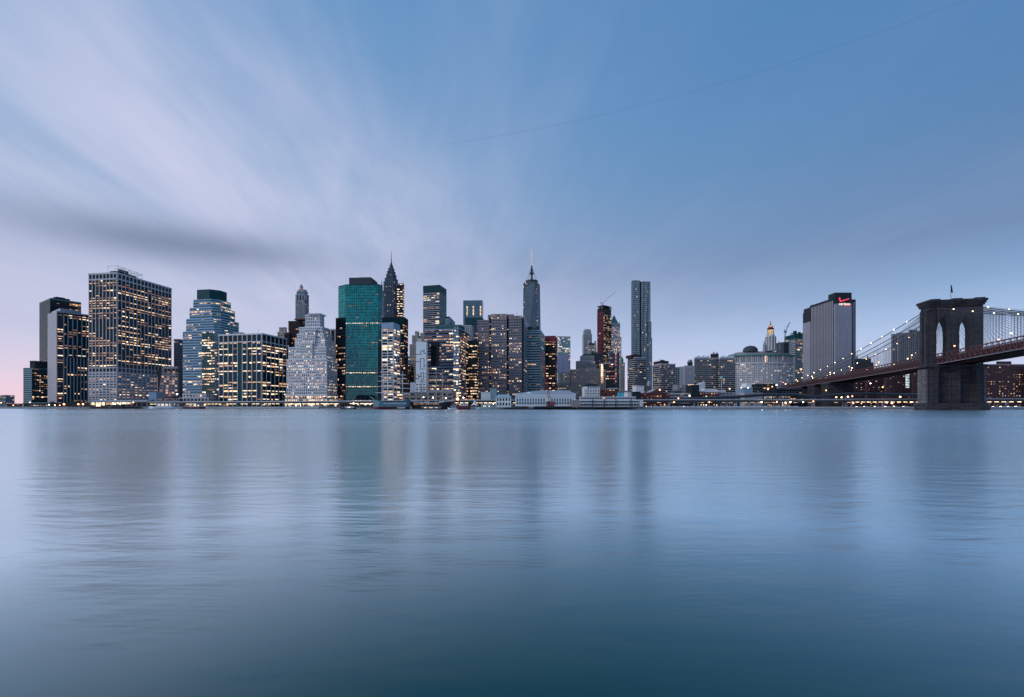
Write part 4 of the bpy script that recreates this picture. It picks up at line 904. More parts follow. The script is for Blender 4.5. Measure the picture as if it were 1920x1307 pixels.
ripple('lower_wing', 1216, 1221.5, 760, 603, -2.2, 0.5, 0.9); ripple('lower_wing', 1214, 1222.8, 760, 634, -3.4, 0.5, 2.2)
b.plain('dark_fold', rect(b.fx(1199), b.fx(1203), y0 + 2, y0 + 9), 0, b.z(527), 'glass_black'); b.done()
# --- dark banded apartment blocks
def apt(label, px, D, theta, v, slabs=None, ph=None, lit=0.12, group='dark banded apartment blocks', mode='LF'):
    b = Bld('apartment_block', label, px, D, mode=mode, theta=theta, vtop=v, cat='apartment block', group=group)
    b.block(b.full(), 0, b.z(v), S(3.2, 2.9, 0.7, 0.35, 1.15, 0.8, 'glass_black', 'slate', 'grey_stone', lit=lit, cap=1.2, capm='concrete', corr=0.2, floorvar=0, cols=(1, 3, 4, 2), hsep=True, litm=['lit_white', 'lit_warm', 'lit_dim', 'lit_dim']))
    if ph: b.plain('penthouse', rect(b.fx(ph[0]), b.fx(ph[1]), -b.d / 2 + 3, b.d / 2 - 2), b.z(v), b.z(ph[2]), 'brown_dark'); b.roof_clutter(rect(b.fx(ph[0]), b.fx(ph[1]), -4, 4), b.z(ph[2]), 2, 'slate', 2.5)
    return b
b = apt('dark banded apartment block standing before the rippled steel tower', (1177, 1191, 1211), 660, 16, 670, ph=(1186, 1206, 665)); b.done()
b = apt('dark banded apartment block right of the rippled steel tower with red lit windows', (1224, 1240, 1266), 640, 12, 682, ph=(1240, 1256, 676), lit=0.22); b.done()
b = Bld('apartment_building', 'thin grey slab with dark glass edge beside the narrow sky gap', (1265, 1266.5, 1281), 760, mode='LF', theta=3, vtop=688.5, cat='apartment building')
q = b.full(); xm = b.fx(1274.5); b.plain('dark_wing', rect(q[0][0], xm, q[0][1], q[2][1]), 0, b.z(688.5), 'teal_dark'); b.plain('pale_wing', rect(xm + 0.02, q[1][0], q[0][1] - 1.5, q[2][1]), 0, b.z(687.5), 'concrete')
b.facade((q[0][0], q[0][1]), (xm, q[0][1]), 0, b.z(689), S(3, 3, 0.5, 0.2, 1.2, 0.2, 'teal_dark', 'steel_panel', lit=0.06, cap=0)); b.done()
b = Bld('stone_tower', 'pale grey tower with a small stepped cap right of the narrow sky gap', (1282, 1283.5, 1303), 800, mode='LF', theta=3, vtop=686, cat='tower', group=TOWERS)
b.block(b.full(), 0, b.z(686), S(2.6, 3.6, 1.5, 0.3, 1.8, 0.4, 'glass_dark', 'concrete', lit=0.03, cap=1.4)); b.block(rect(b.fx(1290), b.fx(1299), -b.d / 2 + 3, b.d / 2 - 3), b.z(686), b.z(678), S(2.4, 3.6, 1.2, 0.3, 1.6, 0.3, 'glass_dark', 'concrete', lit=0, cap=1), 'cap_tier')
b.plain('cap', rect(b.fx(1292.5), b.fx(1297), -b.d / 2 + 5, b.d / 2 - 5), b.z(678), b.z(674.5), 'grey_stone'); b.done()
b = apt('wide dark banded apartment block with slanted pale roof skylights', (1302, 1304.5, 1350), 655, 2, 671, ph=(1334, 1349, 663)); xs = [b.fx(u) for u in (1306, 1315, 1324, 1332)]
def skylights(b, us, v):
    for u in us:
        x = b.fx(u); mb = MB(); z = b.z(v); y = -b.d / 2 + 2
        mb.hexa([(x, y, z), (x + 5.5, y, z), (x + 5.5, y + 8, z), (x, y + 8, z), (x, y, z + 0.4), (x + 5.5, y, z + 3.4), (x + 5.5, y + 8, z + 3.4), (x, y + 8, z + 0.4)], 'metal_pale'); mb.build('skylight', b.root)
skylights(b, (1306, 1315, 1324), 670.6); b.done()
b = apt('right half of the wide banded block, with one column of lit landings', (1348, 1351, 1379), 648, 2, 671); skylights(b, (1353, 1362, 1370), 670.6); b.done()
# --- domed municipal building with bowed front
b = Bld('civic_building', 'broad pale civic building with bowed front, columns and a floodlit tiered cupola', (1380, 1383, 1496), 800, mode='LF', theta=0, vtop=664, cat='civic building')
xa, xb = b.fx(1383), b.fx(1496); cx = (xa + xb) / 2; hw = (xb - xa) / 2; yf = -b.d / 2
arc = [(cx + hw * t, yf + 14 * (abs(t) ** 2.2)) for t in [-1 + 2 * i / 12 for i in range(13)]]
pl = arc + [(xb, yf + 40), (xa, yf + 40)]
mn = S(3.4, 3.7, 1.5, 0.5, 1.6, 0.3, 'glass_dark', 'pale_stone', lit=0.16, cap=0, corr=0.3, cols=(2, 4, 2, 3))
mb = MB(); mb.prism(pl, 0, b.z(664), 'glass_dark'); mb.build('shaft', b.root)
for a, c in zip(arc, arc[1:]):
    b.facade(a, c, 0, b.z(682), mn); b.facade(a, c, b.z(680), b.z(667), S(3.4, 13, 1.3, 0.9, 1.0, 0.5, 'glass_black', 'pale_stone', lit=0.2, cap=0, floorvar=0))
def ringp(g_): return [(cx + (x - cx) * (1 + g_ / hw), yf + (y - yf) - g_) for x, y in arc] + [(xb + g_, yf + 40), (xa - g_, yf + 40)]
b.plain('string_course', ringp(1.3), b.z(682), b.z(680), 'pale_stone'); b.plain('cornice', ringp(2.2), b.z(667), b.z(664.4), 'copper_green'); b.plain('attic', ringp(-2.5), b.z(664.4), b.z(661), 'grey_stone')
b.plain('upper_attic', ringp(-14), b.z(661), b.z(657), 'grey_stone')
mb = MB(); u0, u1 = b.fx(1405), b.fx(1432); mb.lathe([(1, 0)] and [((u1 - u0) / 2, b.z(657)), ((u1 - u0) / 2 * 0.92, b.z(651)), ((u1 - u0) / 2 * 0.6, b.z(647)), (3, b.z(645.6))], 'slate', 16, ((u0 + u1) / 2, 18)); mb.build('dome', b.root, smooth=True)
ux = b.fx(1446, 6)
def drum(part, v0, v1, du, m, n=10, mlit=None, cols=0):
    r = (b.fx(1446 + du, 6) - ux); mb = MB(); mb.lathe([(r, b.z(v0)), (r, b.z(v1) - 0.6), (r * 1.08, b.z(v1) - 0.6), (r * 1.08, b.z(v1))], m, n, (ux, 8)); o = mb.build(part, b.root)
    for k in range(cols):
        w_ = 2 * math.pi * (k + 0.5) / cols; mc = MB(); mc.lathe([(0.7, b.z(v0)), (0.7, b.z(v1) - 0.8)], mlit or m, 6, (ux + (r + 0.5) * math.cos(w_), 8 + (r + 0.5) * math.sin(w_))); mc.build('column', b.root)
drum('cupola_base', 657, 630, 8.6, 'grey_stone', 8, 'pale_stone', 12); drum('lower_drum', 630, 626.5, 6.8, 'pale_stone', 12); drum('colonnade', 626.5, 617, 4.6, 'floodlit_gold', 12, 'warm_stone', 12); drum('upper_drum', 617, 613.5, 5.4, 'brown_dark', 12)  # gold floodlight put into the colonnade and lantern material as glow
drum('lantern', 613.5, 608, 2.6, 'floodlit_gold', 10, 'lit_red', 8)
mb = MB(); mb.lathe([(4.2, b.z(613.5)), (2.4, b.z(611))], 'maroon', 10, (ux, 8)); mb.lathe([(2.6, b.z(608)), (0.6, b.z(605.5)), (0.5, b.z(604))], 'brown_dark', 8, (ux, 8)); mb.build('lantern_roof', b.root)
mb = MB(); mb.lathe([(0.5, b.z(604)), (0.9, b.z(603)), (0.7, b.z(601.4)), (0.35, b.z(601)), (0.45, b.z(600.4)), (0.1, b.z(599.8))], 'lit_red', 8, (ux, 8)); mb.build('statue', b.root)  # floodlight on the statue painted as its own glow
for u in (1433, 1460.5):
    mb = MB(); x = b.fx(u, 6); mb.lathe([(2.6, b.z(657)), (2.4, b.z(646)), (1.2, b.z(642)), (0.15, b.z(637))], 'grey_stone', 8, (x, 6)); mb.build('corner_turret', b.root)
b.done()
b = Bld('glass_tower', 'dark teal glass tower with angled roof behind the civic cupola', (1471, 1491, 1508), 930, mode='LF', theta=18, vtop=627, cat='tower', group=TOWERS)
q = b.full(); b.plain('shaft', q, 0, b.z(634), 'glass_teal'); b.facade(q[3], q[0], 0, b.z(636), S(3.2, 3.9, 0.3, 0.2, 2.2, 0.3, 'glass_teal', 'steel_panel', lit=0.03, cap=0)); b.facade(q[0], q[1], 0, b.z(636), S(6, 3.9, 0.2, 0.1, 1.3, 0.25, 'glass_teal', 'teal_mid', lit=0.22, cap=0, corr=0.6))
mb = MB(); mb.hexa([(*p, b.z(634)) for p in q] + [(*q[0], b.z(626)), (*q[1], b.z(623)), (*q[2], b.z(623)), (*q[3], b.z(628))], 'teal_dark'); mb.build('crown', b.root)
b.plain('side_wing', rect(q[0][0] - 14, q[0][0] - 0.1, 2, 20), 0, b.z(640), 'slate'); b.roof_clutter(q, b.z(624), 4, 'teal_dark', 5); b.done()
crane('tower_crane', 'thin grey crane with steep jib beside the dark teal glass tower', 940, (1472, 640), (1472.5, 622), (1481, 604), (1470.5, 618), m='metal_grey')
# --- ribbed concrete slab with the red sign
b = Bld('telephone_tower', 'windowless grey ribbed slab tower with an illuminated red check mark sign', (1507, 1563, 1604.5), 693, mode='LF', theta=0, vtop=559, cat='tower', group=TOWERS)
q = b.full(); zt = b.z(559); x0, y0, x1, y1 = q[0][0], q[0][1], q[1][0], q[2][1]
b.plain('shaft', q, 0, zt - 2, 'glass_black')
ys = b.ry(1521)
nrib = 15
for i in range(nrib):
    y = y0 + (ys - y0) * (i + 0.15) / nrib; wd = (ys - y0) / nrib * 0.52
    piece(b.root, 'rib', (wd, 1.0, zt), (x0, y + wd, 0), R(-90), 'sign_concrete')
piece(b.root, 'parapet', (ys - y0, 1.15, 3.4), (x0, ys, zt - 3.4), R(-90), 'dark_panel')
b.plain('flank_block', rect(x0 - 1.6, x0 + 8, ys, y1), 0, b.z(571) - 16, 'sign_concrete'); b.plain('flank_louvre', rect(x0 - 1.4, x0 + 8, ys, y1), b.z(571) - 16, b.z(569), 'glass_black')
xm = b.fx(1596.5, y0 - 3)
b.plain('blank_shaft', rect(x0 + 0.4, xm, y0 - 3, y0 + 14), 0, zt + 0.5, 'sign_concrete'); b.plain('sign_head', rect(x0 + 0.2, xm + 0.2, y0 - 3.2, y0 + 12), zt - 9, b.z(549.5), 'dark_panel')
for i in range(2): piece(b.root, 'rib', (2.0, 0.8, b.z(566)), (xm + 1.0 + i * 3.4, y0, 0), 0, 'concrete_dark')
b.roof_clutter(rect(x0 + 4, x1 - 20, y0 + 20, y1 - 4), zt - 2, 4, 'dark_panel', 5)
yq = y0 - 3.35
def tri(name, pts, m):
    mb = MB(); n = len(pts); xz = [(b.fx(u, yq), b.z(v)) for u, v in pts]; fr = [(x, yq - 0.25, z) for x, z in xz]; bk_ = [(x, yq, z) for x, z in xz]
    mb.face(fr, m)
    for i in range(n): j = (i + 1) % n; mb.face([bk_[i], bk_[j], fr[j], fr[i]], m)
    return mb.build(name, b.root)
tri('check_mark', [(1572.2, 560.5), (1574.6, 558.0), (1576.4, 564.6), (1576.4, 567.4), (1574.8, 567.0)], 'sign_red'); tri('check_mark', [(1576.4, 564.8), (1591.6, 560.2), (1592.2, 561.8), (1576.4, 567.2)], 'sign_red')
tri('sign_underline', [(1584, 572.3), (1594, 572.6), (1594, 574.4), (1584, 573.6)], 'sign_red')
fc = bpy.data.curves.new('sign_text', 'FONT'); fc.body = 'verizon'; fc.align_x = 'LEFT'; fc.extrude = 0.12
tx = bpy.data.objects.new('sign_text', fc); link(tx); bpy.context.view_layer.update()
wid = b.fx(1593.5, yq) - b.fx(1572.5, yq); sc_ = wid / max(0.1, tx.dimensions.x)
dg = bpy.context.evaluated_depsgraph_get(); me = bpy.data.meshes.new_from_object(tx.evaluated_get(dg)); bpy.data.objects.remove(tx)
me.materials.clear(); me.materials.append(MATS['sign_white']); o = link(bpy.data.objects.new('sign_text', me), b.root)
o.location = (b.fx(1572.5, yq), yq - 0.2, b.z(573)); o.rotation_euler = (R(90), 0, 0); o.scale = (sc_, sc_, 1); b.done()
# --- buildings behind the bridge
b = Bld('stone_tower', 'dark brown tower with two thin roof spires behind the bridge cables', (1601, 1604, 1638), 800, mode='LF', theta=0, vtop=680, cat='tower', group=TOWERS)
b.block(b.full(), 0, b.z(680), S(3, 3.2, 1.4, 0.3, 1.6, 0.25, 'glass_dark', 'dark_brick', lit=0.04, cap=1)); b.plain('roof_block', rect(b.fx(1605), b.fx(1630), -6, 8), b.z(680), b.z(673), 'slate')
for u, v in ((1607, 661), (1627, 664)): mb = MB(); mb.lathe([(1.6, b.z(673)), (0.9, b.z(669)), (0.15, b.z(v))], 'slate', 6, (b.fx(u, 0), 0)); mb.build('spire', b.root)
b.done()
b = Bld('apartment_tower', 'grey ribbed apartment tower with curved top seen through the bridge cables', (1671, 1674, 1728), 900, mode='LF', theta=2, vtop=624, cat='apartment building')
rb = S(4.4, 2.9, 1.4, 0.6, 1.1, 0.25, 'glass_dark', 'grey_stone', lit=0.04, cap=1.6, corr=0.2)
for (u0, u1, v, f) in ((1674, 1684, 626, 1.5), (1684, 1707, 624, 0), (1707, 1720, 618, 0.8), (1720, 1728, 620, 2)):
    b.block(rect(b.fx(u0), b.fx(u1) - 0.03, -b.d / 2 + f, b.d / 2), 0, b.z(v), rb, 'wing')
b.done()
def proj(label, px, D, v, th=2, ph=None, lit=0.12):
    b = Bld('brick_apartment_block', label, px, D, mode='LF', theta=th, vtop=v, cat='apartment block', group='brick apartment blocks by the bridge')
    b.block(b.full(), 0, b.z(v), S(3.6, 2.75, 1.9, 0.15, 1.45, 0.12, 'glass_black', 'dark_brick', lit=lit, cap=1.0, capm='concrete_dark', corr=0.1, floorvar=0, cols=(2, 4, 4, 1), litm=['lit_bright', 'lit_warm', 'lit_dim', 'lit_cool']))
    if ph: b.plain('roof_house', rect(b.fx(ph[0]), b.fx(ph[1]), -b.d / 2 + 2, b.d / 2), b.z(v), b.z(ph[2]), 'dark_brick')
    return b
b = proj('long dark brick block under the bridge side span, nearest the road ramp', (1582, 1585, 1622), 620, 714); b.done()
b = proj('dark brick block under the bridge beside the stair lit in blue', (1622, 1626, 1660), 610, 706); b.done()
b = proj('dark brick block with a column of blue stair windows left of the bridge tower', (1658, 1662, 1712), 590, 700)
for j in range(9): piece(b.root, 'stair_window', (5.0, 0.1, 1.2), (b.fx(1697.5), -b.d / 2 - 0.25, b.z(727) + j * 2.05), 0, 'lit_cool')
b.done()
b = proj('red brown brick block just left of the bridge tower foot', (1709, 1712, 1740), 575, 690, lit=0.08); b.done()
b = proj('tall red brick apartment block right of the bridge tower', (1836, 1840, 1925), 545, 683, ph=(1872, 1900, 677), lit=0.22); b.done()
b = proj('brick apartment block at the extreme right edge', (1925, 1930, 2010), 540, 688); b.done()

# ------------------------------------------------------------------ the stone bridge
PHI = 12.0
tc_ = G(1790, 350)
bridge = empty('suspension_bridge', (tc_.x, tc_.y, 0.0), R(-PHI), 'dark granite suspension bridge with twin pointed arches, web of cables and lamps', 'bridge')
def bridge_tower():
    W, Dp = 17.0, 8.0; a, cx = 4.4, 7.4; spring, rise = 60.0, 11.5
    t = MB()
    t.box(-W, W, 0.6, Dp - 0.6, 36, spring, 'granite') if False else None
    for x0, x1 in ((-W, -cx - a), (-cx + a, cx - a), (cx + a, W)): t.box(x0, x1, 0, Dp, 33.0, spring, 'granite')
    cc = (rise * rise - a * a) / (2 * a); rr = a + cc
    def az(x): return spring + math.sqrt(max(0, rr * rr - (abs(x) + cc) ** 2))
    n = 16
    for c in (-cx, cx):
        for i in range(n):
            xa = -a + 2 * a * i / n; xb = -a + 2 * a * (i + 1) / n; za, zb = az(xa), az(xb)
            t.hexa([(c + xa, 0, za), (c + xb, 0, zb), (c + xb, Dp, zb), (c + xa, Dp, za), (c + xa, 0, 74), (c + xb, 0, 74), (c + xb, Dp, 74), (c + xa, Dp, 74)], 'granite')
    for x0, x1 in ((-W, -cx - a), (-cx + a, cx - a), (cx + a, W)): t.box(x0, x1, 0, Dp, spring, 74, 'granite')
    t.box(-W, W, 0, Dp, 74, 79.5, 'granite')
    o = t.build('tower', bridge)
    # arch mouldings
    for c in (-cx, cx):
        m = MB()
        for i in range(n):
            xa = -a + 2 * a * i / n; xb = -a + 2 * a * (i + 1) / n; za, zb = az(xa), az(xb)
            m.hexa([(c + xa * 1.16, -0.3, za + 0.9), (c + xb * 1.16, -0.3, zb + 0.9), (c + xb * 1.16, -0.01, zb + 0.9), (c + xa * 1.16, -0.01, za + 0.9), (c + xa * 1.3, -0.3, za + 1.9), (c + xb * 1.3, -0.3, zb + 1.9), (c + xb * 1.3, -0.01, zb + 1.9), (c + xa * 1.3, -0.01, za + 1.9)], 'granite')
        m.build('arch_moulding', o)
    for x in (-W + 2.6, 0, W - 2.6):                      # buttresses on the arched face
        m = MB(); m.box(x - 1.5, x + 1.5, -0.9, -0.01, 36, 77, 'granite'); m.box(x - 1.8, x + 1.8, -1.3, -0.02, 34, 46, 'granite'); m.build('buttress', o)
    for y in (1.6, Dp - 1.6):                             # and on the end walls
        for s in (-1, 1):
            m = MB(); xo = s * W; m.box(min(xo, xo + s * 1.5), max(xo, xo + s * 1.5), y - 1.5, y + 1.5, 34, 77, 'granite'); m.build('buttress', o)
    for z0, z1, g_ in ((77, 79.4, 0.5), (79.5, 81.0, 1.3), (81.0, 82.6, 1.9), (82.6, 84.2, 2.5)):
        m = MB(); m.box(-W - g_, W + g_, -g_ - 0.6, Dp + g_, z0, z1 - 0.02, 'granite'); m.build('cornice', o)
    for x in (-W + 2.6, 0, W - 2.6):
        m = MB(); m.box(x - 3.0, x + 3.0, -3.6, Dp + 2.6, 82.7, 84.8, 'granite'); m.build('cornice_block', o)
    # massive lower part with recesses below the roadway
    p = MB(); g0 = 1.0
    p.box(-W - g0, W + g0, 1.2, Dp - 1.2, -1, 33, 'granite')
    po = p.build('tower_base', bridge)
    for x0, x1 in ((-W - g0, -cx - a + 1.2), (-3.2, 3.2), (cx + a - 1.2, W + g0)):
        m = MB(); m.box(x0, x1, -g0, 1.19, -1, 33.4, 'granite'); m.build('base_pier', po)
        m = MB(); xm = (x0 + x1) / 2; m.box(xm - 2.2, xm + 2.2, -g0 - 1.5, -g0 - 0.01, -1, 30.5, 'granite'); m.build('base_buttress', po)
    for s in (-1, 1):
        for y in (1.8, Dp - 1.8):
            m = MB(); xo = s * (W + g0); m.box(min(xo, xo + s * 1.8), max(xo, xo + s * 1.8), y - 2.0, y + 2.0, -1, 31.5, 'granite_lit'); m.build('base_buttress', po)  # paler granite copy paints street light onto these buttresses
    m = MB(); m.box(-W - 2.6, W + 2.6, -2.0, Dp + 1.4, 33.0, 34.6, 'granite'); m.build('string_course', po)
    m = MB(); m.box(-W - 3.4, W + 3.4, -3.8, Dp + 3, -1, 3.2, 'granite'); m.box(-W - 2.8, W + 2.8, -3.2, Dp + 2, 3.2, 5.4, 'granite'); m.build('footing', po)
    m = MB(); m.tube([(0, 4, 84), (0, 4, 97)], 0.16, 'metal_dark', 5, 0.1); fp = m.build('flagpole', bridge)
    m = MB(); zs = [96.5, 95, 93.5, 92, 90.8]
    for i in range(4): m.hexa([(0.1, 4 - 0.1, zs[i + 1]), (1.0 + 0.2 * i, 4.2, zs[i + 1] - 0.3), (1.0 + 0.2 * i, 4.3, zs[i + 1] - 0.3), (0.1, 4.05, zs[i + 1]), (0.1, 3.9, zs[i]), (1.0 + 0.2 * (i - 1), 4.2, zs[i] - 0.3), (1.0 + 0.2 * (i - 1), 4.3, zs[i] - 0.3), (0.1, 4.05, zs[i])], 'dark_panel')
    m.build('flag', fp)
bridge_tower()
YA, YB = -210.0, 330.0
def zt_(y): return 42.7 - 0.036 * y if y < 0 else 42.7 - 0.0265 * y
def zb_(y): return zt_(y) - (7.2 if y < 150 else 7.2 - 2.0 * (y - 150) / 180)
def bridge_deck():
    d_ = MB(); st_ = 10.0; n = int((YB - YA) / st_)
    for i in range(n):
        y0, y1 = YA + i * st_, YA + (i + 1) * st_
        for x0, x1, dz in ((-12.4, -2.2, 0), (2.2, 12.4, 0)):
            d_.hexa([(x0, y0, zb_(y0)), (x1, y0, zb_(y0)), (x1, y1, zb_(y1)), (x0, y1, zb_(y1)), (x0, y0, zb_(y0) + 1.1), (x1, y0, zb_(y0) + 1.1), (x1, y1, zb_(y1) + 1.1), (x0, y1, zb_(y1) + 1.1)], 'bridge_dark')
        d_.hexa([(-2.19, y0, zb_(y0) + 0.2), (2.19, y0, zb_(y0) + 0.2), (2.19, y1, zb_(y1) + 0.2), (-2.19, y1, zb_(y1) + 0.2), (-2.19, y0, zt_(y0) - 1.4), (2.19, y0, zt_(y0) - 1.4), (2.19, y1, zt_(y1) - 1.4), (-2.19, y1, zt_(y1) - 1.4)], 'bridge_dark')
    d_.build('deck', bridge)
    for xs in (-12.6, -2.4, 2.4, 12.6):
        t = MB(); s4 = 4.6; m_ = int((YB - YA) / s4)
        ys = [YA + k * s4 for k in range(m_ + 1)]
        for k in range(m_):
            y0, y1 = ys[k], ys[k + 1]
            for zf, r in ((zt_, 0.38), (zb_, 0.45)):
                t.hexa([(xs - r / 2, y0, zf(y0) - r), (xs + r / 2, y0, zf(y0) - r), (xs + r / 2, y1, zf(y1) - r), (xs - r / 2, y1, zf(y1) - r), (xs - r / 2, y0, zf(y0) + r), (xs + r / 2, y0, zf(y0) + r), (xs + r / 2, y1, zf(y1) + r), (xs - r / 2, y1, zf(y1) + r)], 'bridge_paint')
            zm0, zm1 = (zt_(y0) + zb_(y0)) / 2, (zt_(y1) + zb_(y1)) / 2
            t.tube([(xs, y0, zm0), (xs, y1, zm1)], 0.2, 'bridge_paint', 4)
            t.tube([(xs, y0, zb_(y0)), (xs, y0, zt_(y0))], 0.2, 'bridge_paint', 4)
            t.tube([(xs, y0, zb_(y0)), (xs, y1, zt_(y1))], 0.15, 'bridge_paint', 4); t.tube([(xs, y0, zt_(y0)), (xs, y1, zb_(y1))], 0.15, 'bridge_paint', 4)
        t.build('truss', bridge)
    for xs in (-13.0, 13.0):
        t = MB(); t.tube([(xs, YA + k * 20, zb_(YA + k * 20) - 0.5) for k in range(int((YB - YA) / 20) + 1)], 0.16, 'cable_pale', 5); t.build('pale_edge_tube', bridge)  # pale tube drawn as a line along the deck's lower edges
    # masonry approach beyond the side span
    for k, (ya, yb) in enumerate(((176, 196), (214, 234), (252, 300), (318, 330))):
        t = MB(); t.box(-12.2, 12.2, ya, yb, GZ, zb_((ya + yb) / 2) - 0.6, 'granite'); t.box(-12.8, 12.8, ya - 0.6, yb + 0.6, zb_((ya + yb) / 2) - 2.6, zb_((ya + yb) / 2) - 0.7, 'granite'); t.build('approach_pier', bridge)
bridge_deck()
def cable_z(y):
    if y <= 5: s = (5 - y); L = 486.0; return 80.5 - 0.335 * s + 0.335 / L * s * s
    f = (y - 5) / 285.0; return 80.5 + (zt_(290) + 1 - 80.5) * f - 9.0 * 4 * f * (1 - f) * 0.55
def bridge_cables():
    for xs in (-11.9, -3.4, 3.4, 11.9):
        m = MB(); m.tube([(xs, y, cable_z(y)) for y in range(int(YA), 292, 6)], 0.30, 'cable_steel', 6); c = m.build('main_cable', bridge)
        m = MB()
        for k in range(int(YA / 2.4), int(262 / 2.4)):
            y = k * 2.4
            if -2 < y < 13 or cable_z(y) - zt_(y) < 2: continue
            m.tube([(xs, y, zt_(y)), (xs, y, cable_z(y))], 0.055, 'cable_steel', 3)
        o = m.build('suspenders', bridge, 'stuff')
        m = MB()
        for k in range(1, 26):
            for s in (-1, 1):
                y = 5 + s * (6 + k * 4.7)
                m.tube([(xs, 5 + s * 5, 79.0), (xs, y, zt_(y))], 0.055, 'cable_steel', 3)
        m.build('stays', bridge, 'stuff')
        if abs(xs) > 5:
            for k in range(-12, 16):
                y = k * 18.0 + (0 if xs < 0 else 4)
                if -3 < y < 14 or y < YA or y > 262: continue
                ball(bridge, 'cable_lamp', (xs, y, cable_z(y) + 0.75), 0.32, 'lamp_warm' if k % 3 else 'lamp_white')
    for k in range(-8, 14):
        y = k * 24.0 + 4
        if 0 < y < 12: continue
        for xs in ((-12.6,) if k % 2 else (12.6, -2.4)):
            m = MB(); m.tube([(xs, y, zt_(y)), (xs, y, zt_(y) + 3.2)], 0.09, 'metal_dark', 4); p = m.build('lamp_post', bridge)
            ball(p, 'lamp_globe', (xs, y, zt_(y) + 3.4), 0.42, random.choice(('lamp_warm', 'lamp_orange', 'lamp_orange')))
bridge_cables()

# ------------------------------------------------------------------ elevated highways along the river
def highway(label, pts, width=9.0, thick=1.1, colstep=22.0, lamps=None, name='elevated_highway', parm='steel_panel', deckm='slate', colm='concrete_dark'):
    """pts: (pixel column, depth, height of the road above water)"""
    W_ = [Vector(((u - 960) / F * D, D, z)) for u, D, z in pts]
    root = empty(name, (W_[0].x, W_[0].y, GZ), 0, label, 'highway'); o = Vector(root.location)
    fine = []
    for a, c in zip(W_, W_[1:]):
        n = max(1, int((c - a).length / 12))
        fine += [a.lerp(c, i / n) for i in range(n)]
    fine.append(W_[-1]); fine = [p - o for p in fine]
    def rib(name_, off0, off1, za, zb, m):
        mb = MB()
        L = []
        for i, p in enumerate(fine):
            t = fine[min(i + 1, len(fine) - 1)] - fine[max(i - 1, 0)]; t.z = 0; t.normalize(); nn = Vector((t.y, -t.x, 0))
            if nn.y > 0: nn = -nn
            L.append((p + nn * off0, p + nn * off1))
        for (a0, a1), (b0, b1) in zip(L, L[1:]):
            Z = lambda v, dz: (v.x, v.y, v.z + dz)
            mb.hexa([Z(a0, za), Z(b0, za), Z(b1, za), Z(a1, za), Z(a0, zb), Z(b0, zb), Z(b1, zb), Z(a1, zb)], m)
        return mb.build(name_, root)
    h = width / 2
    rib('deck', h, -h, -thick, 0, deckm); rib('girder', h - 0.3, h - 0.9, -thick - 1.0, -thick, deckm); rib('parapet', h + 0.15, h - 0.15, 0.01, 0.95, parm); rib('parapet', -h + 0.15, -h - 0.15, 0.01, 0.95, deckm)
    acc = 0
    for a, c in zip(fine, fine[1:]):
        acc += (c - a).length
        if acc >= colstep:
            acc = 0
            for off in (-h + 1.2, h - 1.2):
                mb = MB(); mb.box(-0.55, 0.55, -0.55, 0.55, 0, c.z - thick - 1.0, colm); mb.box(-0.9, 0.9, -0.9, 0.9, c.z - thick - 2.0, c.z - thick - 0.98, colm)
                q = mb.build('column', root); q.location = (c.x, c.y - off, 0)
    if lamps:
        (f0, f1), m, prob = lamps; n = len(fine)
        for i, (a, c) in enumerate(zip(fine, fine[1:])):
            if not (f0 <= i / n <= f1): continue
            k = max(1, int((c - a).length / 5))
            for j in range(k):
                if random.random() > prob: continue
                p = a.lerp(c, (j + 0.5) / k); mb = CACHE.get('ceil' + m)
                if mb is None: q = MB(); q.box(-1.7, 1.7, -0.3, 0.3, -0.5, 0.0, m); mb = CACHE['ceil' + m] = q.mesh('ceiling_lamp')
                l = link(bpy.data.objects.new('ceiling_lamp', mb), root); l.location = (p.x, p.y - h + 0.4, p.z - thick - 1.05)
    return root
def sh(u, d): return shore(u) + d
highway('long low elevated highway with warm lamps under its deck, below the ziggurat and green tower', [(u, sh(u, 12), 8.6) for u in (285, 340, 420, 520, 620, 715)], lamps=((0, 1), 'lamp_soft', 0.75), parm='concrete')
highway('lamp lit elevated highway behind the moored sailing ships', [(u, sh(u, 22), 9.2) for u in (716, 800, 880, 960, 1090)], lamps=((0.28, 0.75), 'lamp_soft', 0.95), parm='concrete')
highway('lower elevated highway with pale parapet left of the bridge', [(u, sh(u, 14), 9.2) for u in (1200, 1280, 1360, 1440, 1520, 1592)], colstep=26, lamps=((0.0, 0.9), 'lit_warm', 0.45))
highway('brightly lit highway underpass at the foot of the bridge', [(u, sh(u, 16), 9.6) for u in (1586, 1650, 1720, 1800, 1880, 2000)], lamps=((0, 1), 'lamp_soft', 1.0), colstep=20, parm='concrete_dark')
def zr(v, D): return HC + (YH - v) / F * D
highway('curving upper ramp above the lower highway', [(u, 480, zr(v, 480)) for u, v in ((1235, 748), (1300, 746.5), (1377, 743.3), (1434, 739), (1487, 738.4), (1524, 743.5))], width=7, colstep=34, name='highway_ramp', parm='navy_band')
highway('rising ramp passing under the bridge side span', [(u, 500, zr(v, 500)) for u, v in ((1521, 744), (1550, 740.5), (1583, 738), (1650, 738), (1720, 740), (1850, 741))], width=7, colstep=30, name='highway_ramp', parm='navy_band')

